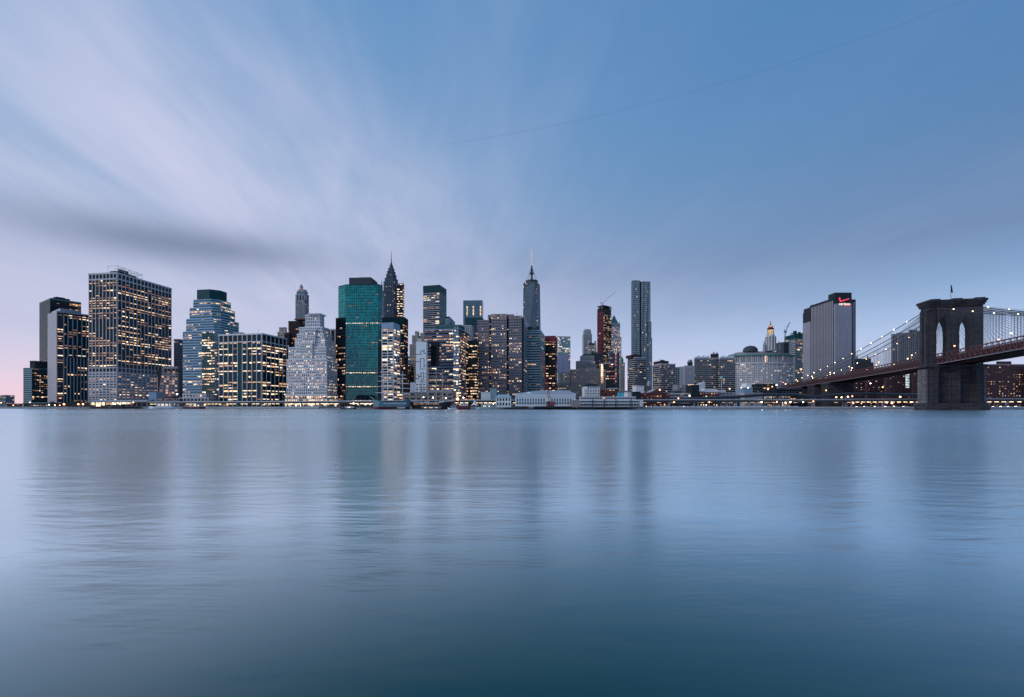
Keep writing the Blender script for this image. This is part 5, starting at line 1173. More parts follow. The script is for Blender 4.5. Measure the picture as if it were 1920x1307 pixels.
# ------------------------------------------------------------------ low buildings of the waterfront
def low(name, label, u0, u1, v, D, m, st=None, depth=16.0, vb=None, cat='building', theta=0.0, win=True, sepw=False):
    if u0 < 900: b = Bld(name, label, (u0, u1, u1 + 1), D, mode='FR', theta=theta, vtop=v, depth=depth, cat=cat)
    else: b = Bld(name, label, (u0 - 1, u0, u1), D, mode='LF', theta=theta, vtop=v, depth=depth, cat=cat)
    st = st or S(3.4, 3.4, 1.7, 0.25, 1.5, 0.2, 'glass_black', m, lit=0.25, cap=0.7, corr=0.15, floorvar=0, sep=sepw)
    if win: b.block(b.full(), 0, b.z(v), st)
    else: b.walls = b.plain('walls', b.full(), 0, b.z(v), m); b.plain('parapet', b.full(-0.3, -0.3, -0.3, 0), b.z(v) - 0.5, b.z(v) + 0.3, m)
    return b
def hip(b, z0, z1, m, inset=4.0, o=0.4):
    q = b.full(-o, -o, -o, -o); mb = MB(); mb.prism(q, z0, z1, m, [(q[0][0] + inset, q[0][1] + inset), (q[1][0] - inset, q[1][1] + inset), (q[2][0] - inset, q[2][1] - inset), (q[3][0] + inset, q[3][1] - inset)]); mb.build('roof', b.root)
b = low('office_building', 'small lit office block at the very left edge across the water', -14, 10.5, 741, 900, 'teal_panel', S(4, 3.6, 0.4, 0.2, 1.6, 0.3, 'glass_dark', 'teal_panel', lit=0.35, cap=1, cols=(1, 3, 3, 2))); b.done()
b = low('ferry_terminal', 'low dark ferry shed with a lit strip at far left', 12, 42, 757, 690, 'slate', S(4, 3, 0.4, 0.2, 1.0, 0.2, 'glass_black', 'slate', lit=0.5, cap=0.8)); b.done()
b = low('ferry_terminal', 'long low green ferry terminal below the dark blocks at left', 44, 92, 755, 680, 'teal_dark', S(5, 4, 0.4, 0.3, 1.6, 0.3, 'glass_black', 'teal_dark', lit=0.35, cap=1.2, capm='teal_mid')); b.done()
b = low('low_building', 'low dark shed row below the grey slab tower', 93, 168, 755.5, 668, 'brown_dark', S(6, 4, 0.8, 0.3, 1.6, 0.3, 'glass_black', 'brown_dark', lit=0.3, cap=1.0)); b.done()
b = low('pavilion', 'pale roofed pavilion with a lit veranda below the huge ribbed tower', 170, 276, 753.5, 640, 'concrete', S(7, 5, 0.5, 0.4, 0.6, 0.3, 'glass_black', 'concrete', lit=0.5, cap=0.8, cols=(4, 3, 1, 2), floorvar=0)); hip(b, b.z(753.5) + 0.35, b.z(750), 'steel_panel', 5, 3); b.done()
b = low('low_building', 'small pale blue box left of the slanting stone wing', 279, 293, 736, 655, 'blue_panel', win=False); b.done()
b = low('low_building', 'low mauve brick annex between slanting wing and highway', 294, 336, 747, 640, 'mauve_stone'); b.done()
b = low('low_building', 'plain white screen wall above the lit highway right of the black tower', 902, 919.5, 735.5, 500, 'white_paint', win=False, depth=8); b.done()
b = low('low_building', 'teal roofed plant house behind the white screen wall', 919, 931, 730, 520, 'teal_panel', win=False, depth=10); hip(b, b.z(730) + 0.35, b.z(727), 'teal_mid', 2); b.done()
b = low('boat_house', 'white boat house with curved teal roof on the pier', 930, 958, 746, 448, 'white_paint', S(3.0, 4, 1.2, 0.2, 1.6, 0.15, 'glass_dark', 'white_paint', lit=0.05, cap=0.5, sep=True), depth=12); hip(b, b.z(746) + 0.35, b.z(739.5), 'teal_panel', 3, 0.8); b.done()
b = low('low_building', 'white three storey house with dark hipped roof and regular windows', 1096, 1124.5, 725, 500, 'white_paint', S(2.7, 3.3, 1.5, 0.2, 1.4, 0.18, 'glass_dark', 'white_paint', lit=0.06, cap=0.8, floorvar=0, sep=True)); hip(b, b.z(725) + 0.4, b.z(719.5), 'dark_panel', 4, 0.9); b.done()
b = low('brick_house', 'small brown brick house right of the white three storey house', 1126, 1140, 731, 497, 'red_brick'); b.done()
b = low('brick_house', 'dark red brick warehouse left of the cyan tarpaulin', 1140.5, 1160, 730, 492, 'red_brick'); hip(b, b.z(730) + 0.4, b.z(727.5), 'grey_stone', 2); b.done()
b = low('brick_house', 'grey flat roofed house behind the cyan tarpaulin', 1161, 1176, 733, 510, 'grey_stone'); b.done()
b = low('low_building', 'white stucco block behind the black box roof', 1176.5, 1187, 736, 478, 'white_paint', win=False); b.done()
b = low('low_building', 'black metal clad box above the market hall end', 1187, 1201, 735, 472, 'dark_panel', win=False); b.done()
b = low('low_building', 'white roof pavilion on a tall block left of the brick row', 1192.5, 1207.5, 724, 530, 'white_paint', win=False); b.done()
b = low('brick_house', 'red brick row house with three lit windows at the left of the row', 1200.5, 1218, 737.5, 474, 'red_brick', sepw=True, st=S(3.2, 3.2, 1.7, 0.25, 1.5, 0.2, 'glass_black', 'red_brick', lit=0.35, cap=0.7, corr=0.1, floorvar=0, sep=True)); b.done()
b = low('brick_house', 'red brick gabled house in the middle of the row', 1218.5, 1242, 736, 475, 'red_brick', S(2.9, 3.2, 1.4, 0.25, 1.3, 0.2, 'glass_black', 'red_brick', lit=0.3, cap=0.7, corr=0.1, floorvar=0, sep=True))
q = b.full(); mb = MB(); z0 = b.z(736) + 0.4; mb.face([(q[0][0], q[0][1] - 0.3, z0), (q[1][0], q[0][1] - 0.3, z0), (0, q[0][1] - 0.3, z0 + 2.6)], 'red_brick'); mb.face([(q[0][0], q[0][1] - 0.5, z0), (0, q[0][1] - 0.5, z0 + 2.8), (0, q[2][1], z0 + 2.8), (q[0][0], q[2][1], z0)], 'concrete'); mb.face([(0, q[0][1] - 0.5, z0 + 2.8), (q[1][0], q[0][1] - 0.5, z0), (q[1][0], q[2][1], z0), (0, q[2][1], z0 + 2.8)], 'concrete'); mb.build('gable_roof', b.root); b.done()
b = low('brick_house', 'plain red brick house at the right end of the row', 1242.5, 1256, 737, 476, 'red_brick'); b.done()
b = low('low_building', 'low grey building with white eaves behind the highway', 1258, 1300, 738, 490, 'slate', S(5, 4, 0.6, 0.2, 1.5, 0.3, 'glass_black', 'slate', 'steel_panel', lit=0.06, cap=0.8, capm='pale_stone')); b.plain('roof_house', rect(b.fx(1267), b.fx(1281), -4, 6), b.z(738), b.z(732), 'slate'); b.done()
b = low('stone_building', 'grey stone block with many small windows behind the low grey building', 1270, 1299, 722, 570, 'grey_stone', S(2.6, 3.3, 1.2, 0.25, 1.4, 0.2, 'glass_dark', 'grey_stone', lit=0.03, cap=1)); b.done()
b = low('low_building', 'tall black blank box between grey block and brick building', 1297, 1311, 722, 486, 'dark_panel', win=False); b.plain('roof_light', rect(b.fx(1298), b.fx(1304), -4, 4), b.z(722), b.z(720.5), 'lit_bright'); b.done()
b = low('brick_house', 'brick building with flat white roofs and pink lit windows below the wide banded block', 1311.5, 1347, 736, 492, 'red_brick', S(3, 3.3, 1.5, 0.25, 1.4, 0.2, 'glass_black', 'red_brick', lit=0.4, cap=0.7, corr=0.1, floorvar=0, cols=(1, 3, 2, 3), sep=True)); b.plain('roof_house', rect(b.fx(1325), b.fx(1350), -2, 7), b.z(736), b.z(729), 'white_paint'); b.plain('roof_house', rect(b.fx(1312), b.fx(1330), -1, 7), b.z(736), b.z(732), 'metal_pale'); b.done()
b = low('low_building', 'slanted white glazed roof structure right of the black box', 1308, 1322, 724, 525, 'white_paint', win=False); mb = MB(); q = b.full(); z = b.z(724) + 0.35; mb.hexa([(*q[0], z), (*q[1], z), (*q[2], z), (*q[3], z), (*q[0], z + 0.3), (*q[1], z + 4.5), (*q[2], z + 4.5), (*q[3], z + 0.3)], 'metal_pale'); mb.build('roof', b.root); b.done()
b = low('low_building', 'grey concrete block with flat roof below the wide banded block', 1348, 1380, 736, 500, 'grey_stone'); b.plain('roof_house', rect(b.fx(1351), b.fx(1363), -5, 5), b.z(736), b.z(731), 'metal_pale'); b.done()
b = low('low_building', 'pale blue stepped block lit by floodlights below the civic building', 1393, 1411, 727, 525, 'blue_panel', win=False); b.plain('upper_tier', rect(b.fx(1401), b.fx(1411), -6, 6), b.z(727), b.z(718.5), 'white_paint'); b.done()
b = low('low_building', 'long dark flat building with white rooftop beneath it left of the bridge approach', 1418, 1456, 720, 560, 'slate', S(4, 4, 0.8, 0.2, 1.5, 0.3, 'glass_black', 'slate', lit=0.15, cap=1)); b.done()
b = low('low_building', 'low white roofed shed beside the upper ramp', 1396, 1430, 737, 492, 'concrete', win=False); b.done()
b = low('low_building', 'dark block filling the gap below the bridge approach', 1456, 1504, 729, 575, 'slate', S(4, 4, 0.8, 0.2, 1.5, 0.3, 'glass_black', 'slate', lit=0.12, cap=1)); b.done()
b = low('brick_house', 'pink lit brick building seen between the two ramps', 1448, 1482, 743, 500, 'red_brick', S(3.2, 3.2, 1.4, 0.2, 1.2, 0.2, 'glass_black', 'tan_brick', lit=0.6, cap=0.6, floorvar=0, cols=(1, 3, 1, 3))); b.done()
# spherical water tank on a stem
root = empty('water_tank', G(1353, 560), 0, 'teal ball shaped water tank on a thin stem', 'water tank'); z0 = P(1353, 708.6, 560).z - GZ
mb = MB(); mb.lathe([(0.5, 0), (0.35, z0 - 2), (0.9, z0 - 1.6)], 'metal_pale', 8); mb.build('stem', root); ball(root, 'tank', (0, 0, z0), 2.1, 'teal_panel', 14)
root = empty('water_tank', G(1217, 540), 0, 'small conical wooden water tank on a stand before the rippled tower', 'water tank'); z0 = P(1217, 724, 540).z - GZ
mb = MB(); mb.lathe([(2.2, z0), (2.2, z0 + 4), (0.1, z0 + 6.5)], 'grey_stone', 10); mb.build('tank', root); mb = MB()
for a in range(4): mb.tube([(1.6 * math.cos(a * 1.571 + .8), 1.6 * math.sin(a * 1.571 + .8), 0), (1.6 * math.cos(a * 1.571 + .8), 1.6 * math.sin(a * 1.571 + .8), z0)], 0.22, 'metal_dark', 4)
mb.build('stand', root)
root = empty('tarpaulin', P(1158.5, 744, 470), 0, 'bright cyan tarpaulin stretched over a frame on the roofs', 'tarpaulin'); w_ = 11 / F * 470
mb = MB(); mb.hexa([(0, 0, 0), (w_, 0, 0), (w_, 5, 0), (0, 5, 0), (0.5, 0.5, 4.3), (w_ - 0.4, 0.5, 4.0), (w_ - 0.6, 4, 4.1), (0.8, 4, 4.4)], 'cyan_tarp'); mb.build('sheet', root); mb = MB()
zg_ = GZ - root.location.z
for x in (0.3, w_ - 0.3):
    for y in (0.6, 4.2): mb.tube([(x, y, zg_), (x, y, 0.2)], 0.12, 'metal_grey', 4)
mb.build('frame', root)
# ------------------------------------------------------------------ piers with sheds
def pier(label, u0, u1, D, dep, z=3.2):
    x0, x1 = (u0 - 960) / F * D, (u1 - 960) / F * D; root = empty('pier', (x0, D, 0), 0, label, 'pier'); w = x1 - x0
    mb = MB(); mb.box(0, w, 0, dep, z - 1.0, z, 'concrete_dark'); mb.box(-0.2, w + 0.2, -0.25, -0.01, z - 0.9, z - 0.2, 'wood_dark'); mb.build('deck', root)
    n = max(4, int(w / 5))
    for i in range(n + 1):
        mb = CACHE.get('pile')
        if mb is None: q = MB(); q.tube([(0, 0, -1.2), (0, 0, 2.2)], 0.3, 'wood_dark', 7); mb = CACHE['pile'] = q.mesh('pile')
        p = link(bpy.data.objects.new('pile', mb), root); p.location = (0.4 + (w - 0.8) * i / n, 0.5, 0)
    return root
pier('dark timber pier in front of the pavilion at left', 128, 250, 602, 34); pier('long pier with rails below the green tower', 598, 706, 468, 24, 2.6)
pier('pier carrying the white shed', 962, 1082, 424, 34); pier('pier carrying the grey market hall', 1083, 1206, 416, 34, 2.8)
b = low('pier_shed', 'long white two storey pier shed with hipped roof and rows of dark windows', 966.5, 1079.5, 738.5, 430, 'white_paint', win=False, depth=24, cat='shed')
q = b.full(); y0 = q[0][1]; zt = b.z(738.5); mb = MB(); ra, rb_ = b.fx(1012), b.fx(1066)
mb.prism(b.full(-0.5, -0.5, -0.5, -0.5), zt + 0.3, b.z(731.5), 'steel_panel', [(ra, -2), (rb_, -2), (rb_, 3), (ra, 3)]); mb.build('roof', b.root)
mb = MB(); xa, xb = b.fx(985), b.fx(997); mb.prism([(xa, y0 - 0.3), (xb, y0 - 0.3), (xb, 2), (xa, 2)], zt + 0.31, b.z(734.5), 'white_paint', [((xa + xb) / 2 - 0.2, y0 + 1), ((xa + xb) / 2 + 0.2, y0 + 1), ((xa + xb) / 2 + 0.2, 2), ((xa + xb) / 2 - 0.2, 2)]); mb.build('roof_gable', b.root)
for i in range(21):
    x = q[0][0] + 1.2 + i * (b.w - 4) / 21
    if i not in (11, 12): piece(b.walls, 'window', (1.1, 0.12, 2.2), (x, y0, b.z(752)), 0, 'glass_dark')
    piece(b.walls, 'window', (1.5, 0.12, 2.2), (x - 0.2, y0, b.z(758.3)), 0, 'glass_teal')
for v in (743, 746, 753): piece(b.root, 'wall_band', (b.w, 0.2, 0.25), (q[0][0], y0, b.z(v)), 0, 'blue_panel')
b.done()
b = low('market_hall', 'grey two storey pier market hall with long window strips and black pipes', 1088.5, 1198, 750, 420, 'concrete', S(2.6, 3.6, 0.35, 0.15, 1.3, 0.2, 'glass_dark', 'grey_stone', 'concrete', lit=0.08, cap=0.9, capm='pale_stone'), depth=22, cat='hall')
q = b.full(); y0 = q[0][1]
b.block(b.full(0.5, 2, 4, 1), b.z(750) + 0.3, b.z(744), S(2.6, 3, 0.5, 0.15, 0.7, 0.2, 'glass_dark', 'concrete', lit=0.05, cap=0.6), 'upper_storey')
for u in (1110, 1132, 1154, 1182): piece(b.root, 'drain_pipe', (0.5, 0.5, 8.5), (b.fx(u), y0 - 0.25, 0), 0, 'metal_dark')
b.plain('entrance_bay', rect(b.fx(1073), b.fx(1088), y0 + 2, y0 + 14), 0, 6.5, 'tan_brick'); b.plain('end_tower', rect(b.fx(1199), b.fx(1206), y0, y0 + 14), 0, b.z(749), 'metal_pale'); b.done()
# crawler crane with lattice boom
def lattice_crane():
    D = 420; o = G(1032, D); o.z = 3.2; root = empty('crawler_crane', o, 0, 'dark red lattice boom crane leaning in front of the white pier shed', 'crane')
    a = Vector((0, 0, 2.5)); c = P(1013.7, 660, D) - o; e = c - a; s = e.cross(Vector((0, 1, 0))).normalized(); mb = MB(); n = 26
    cs = [s * 0.9 + Vector((0, .9, 0)), s * 0.9 - Vector((0, .9, 0)), -s * 0.9 - Vector((0, .9, 0)), -s * 0.9 + Vector((0, .9, 0))]
    for k in cs: mb.tube([a + k, a.lerp(c, .85) + k, c + k * 0.15], 0.16, 'crane_red', 4)
    for i in range(n):
        for k in range(4): mb.tube([a + e * (i / n) + cs[k], a + e * ((i + 1) / n) + cs[(k + 1) % 4]], 0.1, 'crane_red', 3)
    mb.build('boom', root)
    mb = MB(); mb.box(-2.5, 3.5, -1.6, 1.6, 1.2, 4.2, 'crane_red'); mb.box(-2.6, -0.8, -1.7, -0.4, 1.6, 4.5, 'glass_dark'); mb.box(3.5, 5, -1.6, 1.6, 1.4, 3.2, 'metal_dark'); mb.build('cab', root)
    for y in (-2.2, 1.2): mb = MB(); mb.prism([(-3.2, y), (3.2, y), (3.2, y + 1), (-3.2, y + 1)], 0.0, 1.15, 'metal_dark', [(-3.8, y), (3.8, y), (3.8, y + 1), (-3.8, y + 1)]); mb.build('track', root)
    mb = MB(); mb.tube([(4, 0, 4), (5, 0, 14), c], 0.06, 'metal_dark', 3); mb.tube([c, c + Vector((0.5, 0, -18))], 0.05, 'metal_dark', 3); mb.build('cable', root)
lattice_crane()

# ------------------------------------------------------------------ ships and boats
def hull(mb, L, B, H, m, stripe, bow=0.16, stern=0.08, sheer=0.25, z0=-0.6):
    n = 18; secs = []
    for i in range(n + 1):
        t = i / n; w = B * 0.5 * min(1.0, (t / bow) ** 0.6 if t < bow else 1.0, ((1 - t) / stern) ** 0.5 * 0.85 + 0.15 if t > 1 - stern else 1.0)
        top = H * (1 + sheer * ((2 * t - 1) ** 2) * (1.3 if t < 0.5 else 0.8)); x = L * t - (0.05 * L if t == 0 else 0) 
        secs.append([(x + (0.035 * L if t < 0.06 else 0), -w * 0.55 - 0.02, z0), (x + (0.02 * L if t < 0.06 else 0), -w * 0.92 - 0.02, H * 0.35), (x, -w - 0.02, top), (x, w + 0.02, top), (x + (0.02 * L if t < 0.06 else 0), w * 0.92 + 0.02, H * 0.35), (x + (0.035 * L if t < 0.06 else 0), w * 0.55 + 0.02, z0)])
    for a, c in zip(secs, secs[1:]):
        for k, mm in ((0, stripe), (1, m), (3, m), (4, stripe)): mb.face([a[k], c[k], c[k + 1], a[k + 1]] if True else [], mm)
        mb.face([(*a[2][:2], a[2][2] - 0.5), (*c[2][:2], c[2][2] - 0.5), (*c[3][:2], c[3][2] - 0.5), (*a[3][:2], a[3][2] - 0.5)], 'wood_dark')
    for s_ in (secs[0], secs[-1]): mb.face(s_, m)
    return secs
def sailing_ship(label, u0, u1, D, H, hm, stripe, masts, vtop, mm, flip=False):
    k = D / F; L = (u1 - u0) * k; root = empty('sailing_ship', ((u0 - 960) * k + (L if flip else 0), D, 0), math.pi if flip else 0, label, 'ship', 'moored sailing ships')
    sx = -1 if flip else 1
    h = MB(); secs = hull(h, L, 9.0, H, hm, stripe); h.build('hull', root); rl = MB(); pm = MB()
    for a, c in zip(secs, secs[1:]):
        for kk in (2, 3): rl.tube([Vector(a[kk]) + Vector((0, 0, 0.1)), Vector(c[kk]) + Vector((0, 0, 0.1))], 0.3, 'hull_black' if hm != 'hull_black' else 'boat_white', 5)
    rl.build('gunwale', root)
    for i in range(16): piece(root, 'port', (0.9, 0.2, 0.8), (L * (0.3 + i * 0.04), -4.45, H * 0.72), 0, 'boat_white') if not flip else piece(root, 'port', (0.9, 0.2, 0.5), (L * (0.3 + i * 0.04), 4.65, H * 0.8), 0, 'lit_warm')
    t = MB(); t.box(L * 0.18, L * 0.30, -2.2, 2.2, H - 0.4, H + 1.8, 'boat_white'); t.box(L * 0.55, L * 0.68, -2.2, 2.2, H - 0.4, H + 1.6, 'mast_tan'); t.build('deck_house', root)
    t = MB(); t.tube([(L * 0.03, 0, H * 1.2), (-L * 0.13, 0, H * 1.2 + L * 0.10)], 0.35, mm, 6, 0.15); t.build('bowsprit', root)
    zt = HC + (YH - vtop) * k; tops = []
    for i, u in enumerate(masts):
        x = abs(((u - 960) * k) - root.location.x); hh = zt * (0.92 if i == len(masts) - 1 else 1.0)
        t = MB(); t.tube([(x, 0, H - 0.5), (x, 0, hh * 0.55), (x, 0, hh)], 0.55, mm, 7, 0.2); m_ = t.build('mast', root); tops.append((x, hh))
        for f, wd in ((0.40, 7.5), (0.55, 6.6), (0.68, 5.6), (0.80, 4.4), (0.90, 3.2)):
            y = MB(); y.tube([(x - wd, -0.6, hh * f), (x, -0.6, hh * f + 0.1), (x + wd, -0.6, hh * f)], 0.3, mm, 5); y.build('yard', m_)
    r = MB()
    for i, (x, hh) in enumerate(tops):
        for s in (-1, 1):
            for dx_ in (-2.2, -1.0, 0.8, 2.0): r.tube([(x + dx_, s * 4.2, H), (x, 0, hh * 0.62)], 0.05, 'metal_dark', 3)
            r.tube([(x - 3, s * 4.2, H), (x, 0, hh * 0.9)], 0.05, 'metal_dark', 3)
        nx = tops[i - 1] if i else (-L * 0.12, H * 1.2 + L * 0.09)
        r.tube([(x, 0, hh * 0.9), (nx[0], 0, nx[1] * (0.55 if i else 1))], 0.05, 'metal_dark', 3); r.tube([(x, 0, hh * 0.6), (nx[0], 0, nx[1] * (0.3 if i else 0.8))], 0.05, 'metal_dark', 3)
    r.build('rigging', root, 'stuff')
sailing_ship('big pale and wine red hulled sailing ship with white masts below the green tower', 702, 769, 452, 7.6, 'hull_teal', 'hull_red', (719, 737.5, 755), 690, 'boat_white')
sailing_ship('black hulled sailing ship with tan masts right of the pale hulled ship', 772, 846, 456, 6.4, 'hull_black', 'wood_dark', (830, 818, 803, 790), 692, 'mast_tan', flip=True)
def boat(label, u0, u1, D, hm, cm, H=1.8, hc_=2.4, lit=True, cat='boat', name='boat'):
    k = D / F; L = (u1 - u0) * k; root = empty(name, ((u0 - 960) * k, D, 0), 0, label, cat)
    h = MB(); hull(h, L, max(3.0, L * 0.24), H, hm, hm, 0.25, 0.1, 0.3); h.build('hull', root)
    c = MB(); c.box(L * 0.28, L * 0.82, -L * 0.075, L * 0.075, H - 0.4, H + hc_, cm); cab = c.build('cabin', root)
    c = MB(); c.box(L * 0.26, L * 0.84, -L * 0.085, L * 0.085, H + hc_ + 0.02, H + hc_ + 0.3, 'boat_white'); c.build('cabin_roof', root)
    n = max(3, int(L * 0.5 / 1.6))
    for i in range(n): piece(cab, 'window', (L * 0.5 / n * 0.65, 0.06, hc_ * 0.42), (L * 0.30 + i * L * 0.5 / n, -L * 0.075, H + hc_ * 0.4), 0, 'lit_bright' if lit and i % 3 else 'glass_dark')
    c = MB(); c.tube([(L * 0.4, 0, H + hc_), (L * 0.4, 0, H + hc_ + 4)], 0.09, 'metal_grey', 4); c.build('mast', root)
    return root
boat('white passenger ferry with lit cabin at the landing left of the octagonal tower', 281, 333, 585, 'boat_white', 'boat_white', 2.6, 4.2, name='ferry'); boat('orange lit workboat right of the white passenger ferry', 342, 384, 568, 'hull_red', 'mast_tan', 2.2, 3.4)
boat('dark tug with two lamps off the timber pier', 204, 236, 592, 'hull_black', 'wood_dark', 2.2, 3.0, False); boat('small dark launch in front of the pier below the green tower', 640, 668, 460, 'hull_black', 'boat_white', 1.2, 1.6)
boat('red hulled lightship moored right of the black sailing ship', 856, 882, 440, 'hull_red', 'boat_white', 3.4, 2.2, False); boat('small white and blue boat between lightship and black sailing ship', 840, 858, 438, 'boat_white', 'blue_panel', 1.4, 1.8, False)
boat('low white barge before the pale hulled sailing ship', 738, 764, 442, 'hull_black', 'boat_white', 1.0, 1.0, False); boat('green canopied excursion boat left of the boat house', 893, 926, 440, 'teal_panel', 'teal_panel', 1.8, 2.2); boat('small black workboat by the white pier shed', 985, 1004, 414, 'hull_black', 'metal_grey', 1.2, 1.6, False)
boat('brown cluttered barge in front of the black sailing ship', 774, 838, 440, 'wood_dark', 'mauve_stone', 1.0, 1.3)
root = empty('tent', P(880, 764, 444) , 0, 'small white peaked tent beside the red lightship', 'tent'); root.location.z = GZ
mb = MB(); mb.lathe([(3.6, 2.2), (2.0, 3.6), (0.15, 7.0)], 'boat_white', 6, (4, 16)); mb.build('canopy', root); mb = MB()
for a in range(6): mb.tube([(4 + 3.3 * math.cos(a * 1.047), 16 + 3.3 * math.sin(a * 1.047), 0), (4 + 3.3 * math.cos(a * 1.047), 16 + 3.3 * math.sin(a * 1.047), 2.3)], 0.09, 'metal_grey', 4)
mb.build('poles', root)

# ------------------------------------------------------------------ lamps, barriers, cars, trees
LAMPS = {}
def lamp(u, v, m, label, group, D=None, r=0.55, z0=GZ):
    D = D or sh(u, 7); p = P(u, v, D); z = max(z0 + 2.6, p.z); root = empty('street_lamp', (p.x, D, z0), 0, label, 'street lamp', group)
    b_ = MB(); b_.tube([(0, 0, 0), (0, 0, z - z0 - 0.3)], 0.12, 'metal_dark', 5, 0.08); b_.box(-0.22, 0.22, -0.22, 0.22, 0, 0.5, 'metal_dark'); b_.build('pole', root); ball(root, 'lamp_head', (0, 0, z - z0), r, m)
lw, lo_, lb = 'white street lamp glowing along the waterfront', 'orange street lamp glowing along the waterfront', 'street lamps on the waterfront'
for u, v, m in ((2, 755, 'lamp_warm'), (56, 754.5, 'lamp_warm'), (25, 762, 'lamp_orange'), (92, 759, 'lamp_white'), (103, 760, 'lamp_warm'), (112, 760, 'lamp_orange'), (215, 758, 'lamp_white'), (225, 758, 'lamp_white'), (250, 754.5, 'lamp_warm'), (384, 760, 'lamp_orange'), (663, 756, 'lamp_white'), (794, 745, 'lamp_white'), (812, 745.5, 'lamp_white'), (836, 746.5, 'lamp_white'), (869, 745.5, 'lamp_white'),
                (925, 757, 'lamp_warm'), (1264, 754, 'lamp_orange'), (1330, 754, 'lamp_orange'), (1428, 754, 'lamp_white'), (1457, 753.5, 'lamp_orange'), (1473, 755, 'lamp_warm'), (1482, 754, 'lamp_white'), (1506, 754, 'lamp_white'), (1525, 752.5, 'lamp_orange'), (1600, 756, 'lamp_orange'), (1663, 755, 'lamp_orange'), (1672, 756, 'lamp_warm'), (1708, 754, 'lamp_orange')):
    lamp(u, v, m, lw if m != 'lamp_orange' else lo_, lb + (' (orange)' if m == 'lamp_orange' else ' (white)'))
lamp(120, 758, 'lamp_orange', 'single large bright orange lamp left of the huge ribbed tower foot', lb, r=1.1); lamp(858, 748, 'lamp_orange', 'brightest orange lamp by the lightship', lb, D=455, r=1.2)
for u in (147, 155.5): lamp(u, 758, 'lamp_orange', 'one of two bright orange lamps side by side below the grey slab', 'paired orange lamps', r=0.95)
for u, v, D in ((1237, 731, 500), (1272, 747, 462), (1293, 742, 470), (1368, 729, 500), (1390, 727, 515), (1403, 727, 515), (1440, 730, 540), (1448, 725, 545), (1456, 722, 545), (1473, 720, 560), (1549, 732, 470), (1568, 745, 470), (1578, 745, 470), (1590, 744, 470), (1598, 743, 470), (1632, 719, 540), (1655, 726, 520), (1688, 744, 470)):
    lamp(u, v, random.choice(('lamp_warm', 'lamp_white', 'lamp_orange')), 'tall street lamp among the ramps and roofs left of the bridge', 'tall lamps among the ramps', D=D, r=0.6)
lamp(1353 - 21, 739, 'lamp_white', 'white floodlight by the curving upper ramp', lb, D=500); lamp(332, 739, 'lamp_white', 'bright white lamp at the right end of the slanting stone wing', lb, D=638, r=0.9)
for i in range(24):
    u = 1226 + i * 11.4; D = sh(u, 2.0); p = G(u, D); mb = CACHE.get('barrier')
    if mb is None: q = MB(); q.prism([(0, 0), (4.6, 0), (4.6, 0.8), (0, 0.8)], 0, 0.45, 'concrete'); q.prism([(0.05, 0.2), (4.55, 0.2), (4.55, 0.6), (0.05, 0.6)], 0.45, 1.15, 'pale_stone'); mb = CACHE['barrier'] = q.mesh('barrier')
    tag(link(bpy.data.objects.new('barrier', mb)), 'pale concrete barrier in the row along the quay edge', 'barrier', 'concrete barriers along the quay').location = (p.x, p.y, GZ)
def car(u, D, col, label, z=GZ, grp='cars parked under the highway'):
    root = empty('car', (*G(u, D).xy, z), 0, label, 'car', grp)
    b_ = MB(); b_.prism([(0, -0.9), (4.4, -0.9), (4.4, 0.9), (0, 0.9)], 0.35, 0.95, col, [(0.1, -0.85), (4.3, -0.85), (4.3, 0.85), (0.1, 0.85)]); b_.prism([(0.8, -0.82), (3.6, -0.82), (3.6, 0.82), (0.8, 0.82)], 0.951, 1.5, 'glass_dark', [(1.4, -0.7), (3.1, -0.7), (3.1, 0.7), (1.4, 0.7)]); b_.build('body', root)
    for x in (0.85, 3.5):
        for y in (-0.9, 0.7): w_ = MB(); w_.tube([(x, y, 0.33), (x, y + 0.2, 0.33)], 0.33, 'metal_dark', 10); w_.build('wheel', root)
    for x, m in ((-0.04, 'lamp_white'), (4.34, 'lit_red')):
        for y in (-0.75, 0.45): l = MB(); l.box(x, x + 0.1, y, y + 0.3, 0.6, 0.8, m); l.build('headlight' if x < 1 else 'tail_light', root)
for i, u in enumerate((1212, 1221, 1229, 1238, 1246, 1255, 1268, 1282, 1296, 1310, 1322)):
    car(u, sh(u, 6 + (i % 3) * 4), ('boat_white', 'metal_dark', 'hull_red', 'metal_grey')[i % 4], ('white', 'black', 'red', 'grey')[i % 4] + ' car parked under the lower highway', grp=('white', 'black', 'red', 'grey')[i % 4] + ' cars parked under the highway')
for i, u in enumerate((1606, 1620, 1640, 1660, 1676, 1694, 1862, 1876, 1890, 1904)):
    car(u, sh(u, 8 + (i % 2) * 3), ('metal_grey', 'boat_white')[i % 2], ('grey', 'white') [i % 2] + ' car standing under the bright underpass by the bridge', grp=('grey', 'white')[i % 2] + ' cars under the bridge underpass')
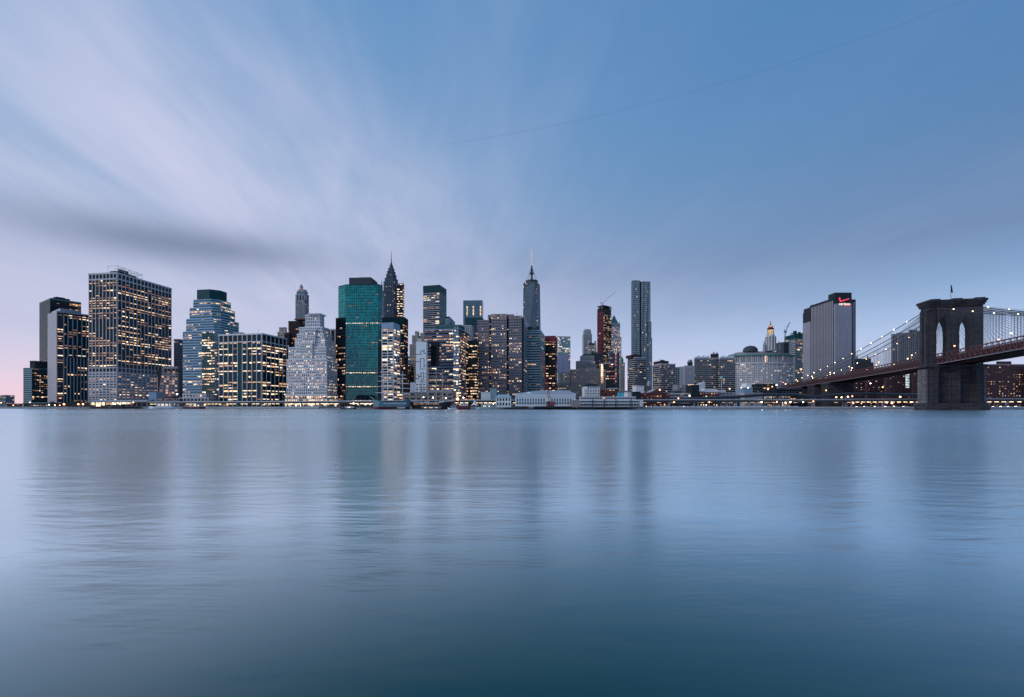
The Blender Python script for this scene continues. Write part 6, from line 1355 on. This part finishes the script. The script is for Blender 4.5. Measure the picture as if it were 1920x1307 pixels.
def tree(u, D, h, label, leaf=260, seed=1):
    rnd = random.Random(seed); root = empty('tree', G(u, D), 0, label, 'tree', 'small quay trees'); t = MB(); ends = []
    t.tube([(0, 0, 0), (0.1, 0, h * 0.4), (0.05, 0.1, h * 0.9)], h * 0.03, 'bark', 6, h * 0.008)
    for i in range(14):
        a = rnd.uniform(0, 6.28); z = h * rnd.uniform(0.3, 0.85); L = h * rnd.uniform(0.2, 0.38) * (1.1 - z / h * 0.6); e = Vector((L * math.cos(a), L * math.sin(a), z + L * 0.7))
        t.tube([(0.05, 0.05, z), ((e.x) * 0.5, e.y * 0.5, z + L * 0.25), e], h * 0.012, 'bark', 4, h * 0.004); ends.append(e)
    t.build('trunk', root); c = MB()
    for i in range(leaf):
        e = rnd.choice(ends) + Vector([rnd.gauss(0, h * 0.07) for _ in range(3)]); a = Vector([rnd.uniform(-1, 1) for _ in range(3)]).normalized() * 0.32; b2 = Vector([rnd.uniform(-1, 1) for _ in range(3)]).normalized() * 0.32
        c.face([e - a, e + b2, e + a, e - b2], 'leaf')
    c.build('crown', root)
for i, (u, D, h, lb_) in enumerate(((98, 655, 8, 'small dark tree left of the orange lamp'), (135, 652, 9, 'small dark tree between orange lamp and paired lamps'), (178, 648, 8, 'small tree at the foot of the huge ribbed tower'), (288, 628, 11, 'green tree below the pale blue box'), (302, 626, 9, 'small tree below the slanting stone wing'), (1112, 470, 10, 'dark tree in front of the white three storey house'), (1120, 472, 9, 'smaller dark tree right of the white three storey house'), (1197, 470, 7, 'small tree at the end of the market hall'), (967, 520, 9, 'dark tree left of the white pier shed'), (1425, 500, 9, 'dark tree beneath the long dark flat building'))):
    tree(u, D, h, lb_, 260, i + 3)

# ------------------------------------------------------------------ one label for each lamp, barrier and car of a row
ORD = ['first', 'second', 'third', 'fourth', 'fifth', 'sixth', 'seventh', 'eighth', 'ninth', 'tenth', 'eleventh', 'twelfth', 'thirteenth', 'fourteenth', 'fifteenth', 'sixteenth', 'seventeenth', 'eighteenth', 'nineteenth', 'twentieth', 'twenty first', 'twenty second', 'twenty third', 'twenty fourth', 'twenty fifth']
rows = {}
for o in sc.collection.objects:
    if o.parent is None and o.get('label') and o.get('category') in ('street lamp', 'barrier', 'car'): rows.setdefault(o['label'], []).append(o)
for lab, lst in rows.items():
    if len(lst) > 1:
        lst.sort(key=lambda q: q.location.x / q.location.y)
        for i, o in enumerate(lst): o['label'] = ORD[i] + ' from left: ' + lab.replace('one of two ', '')
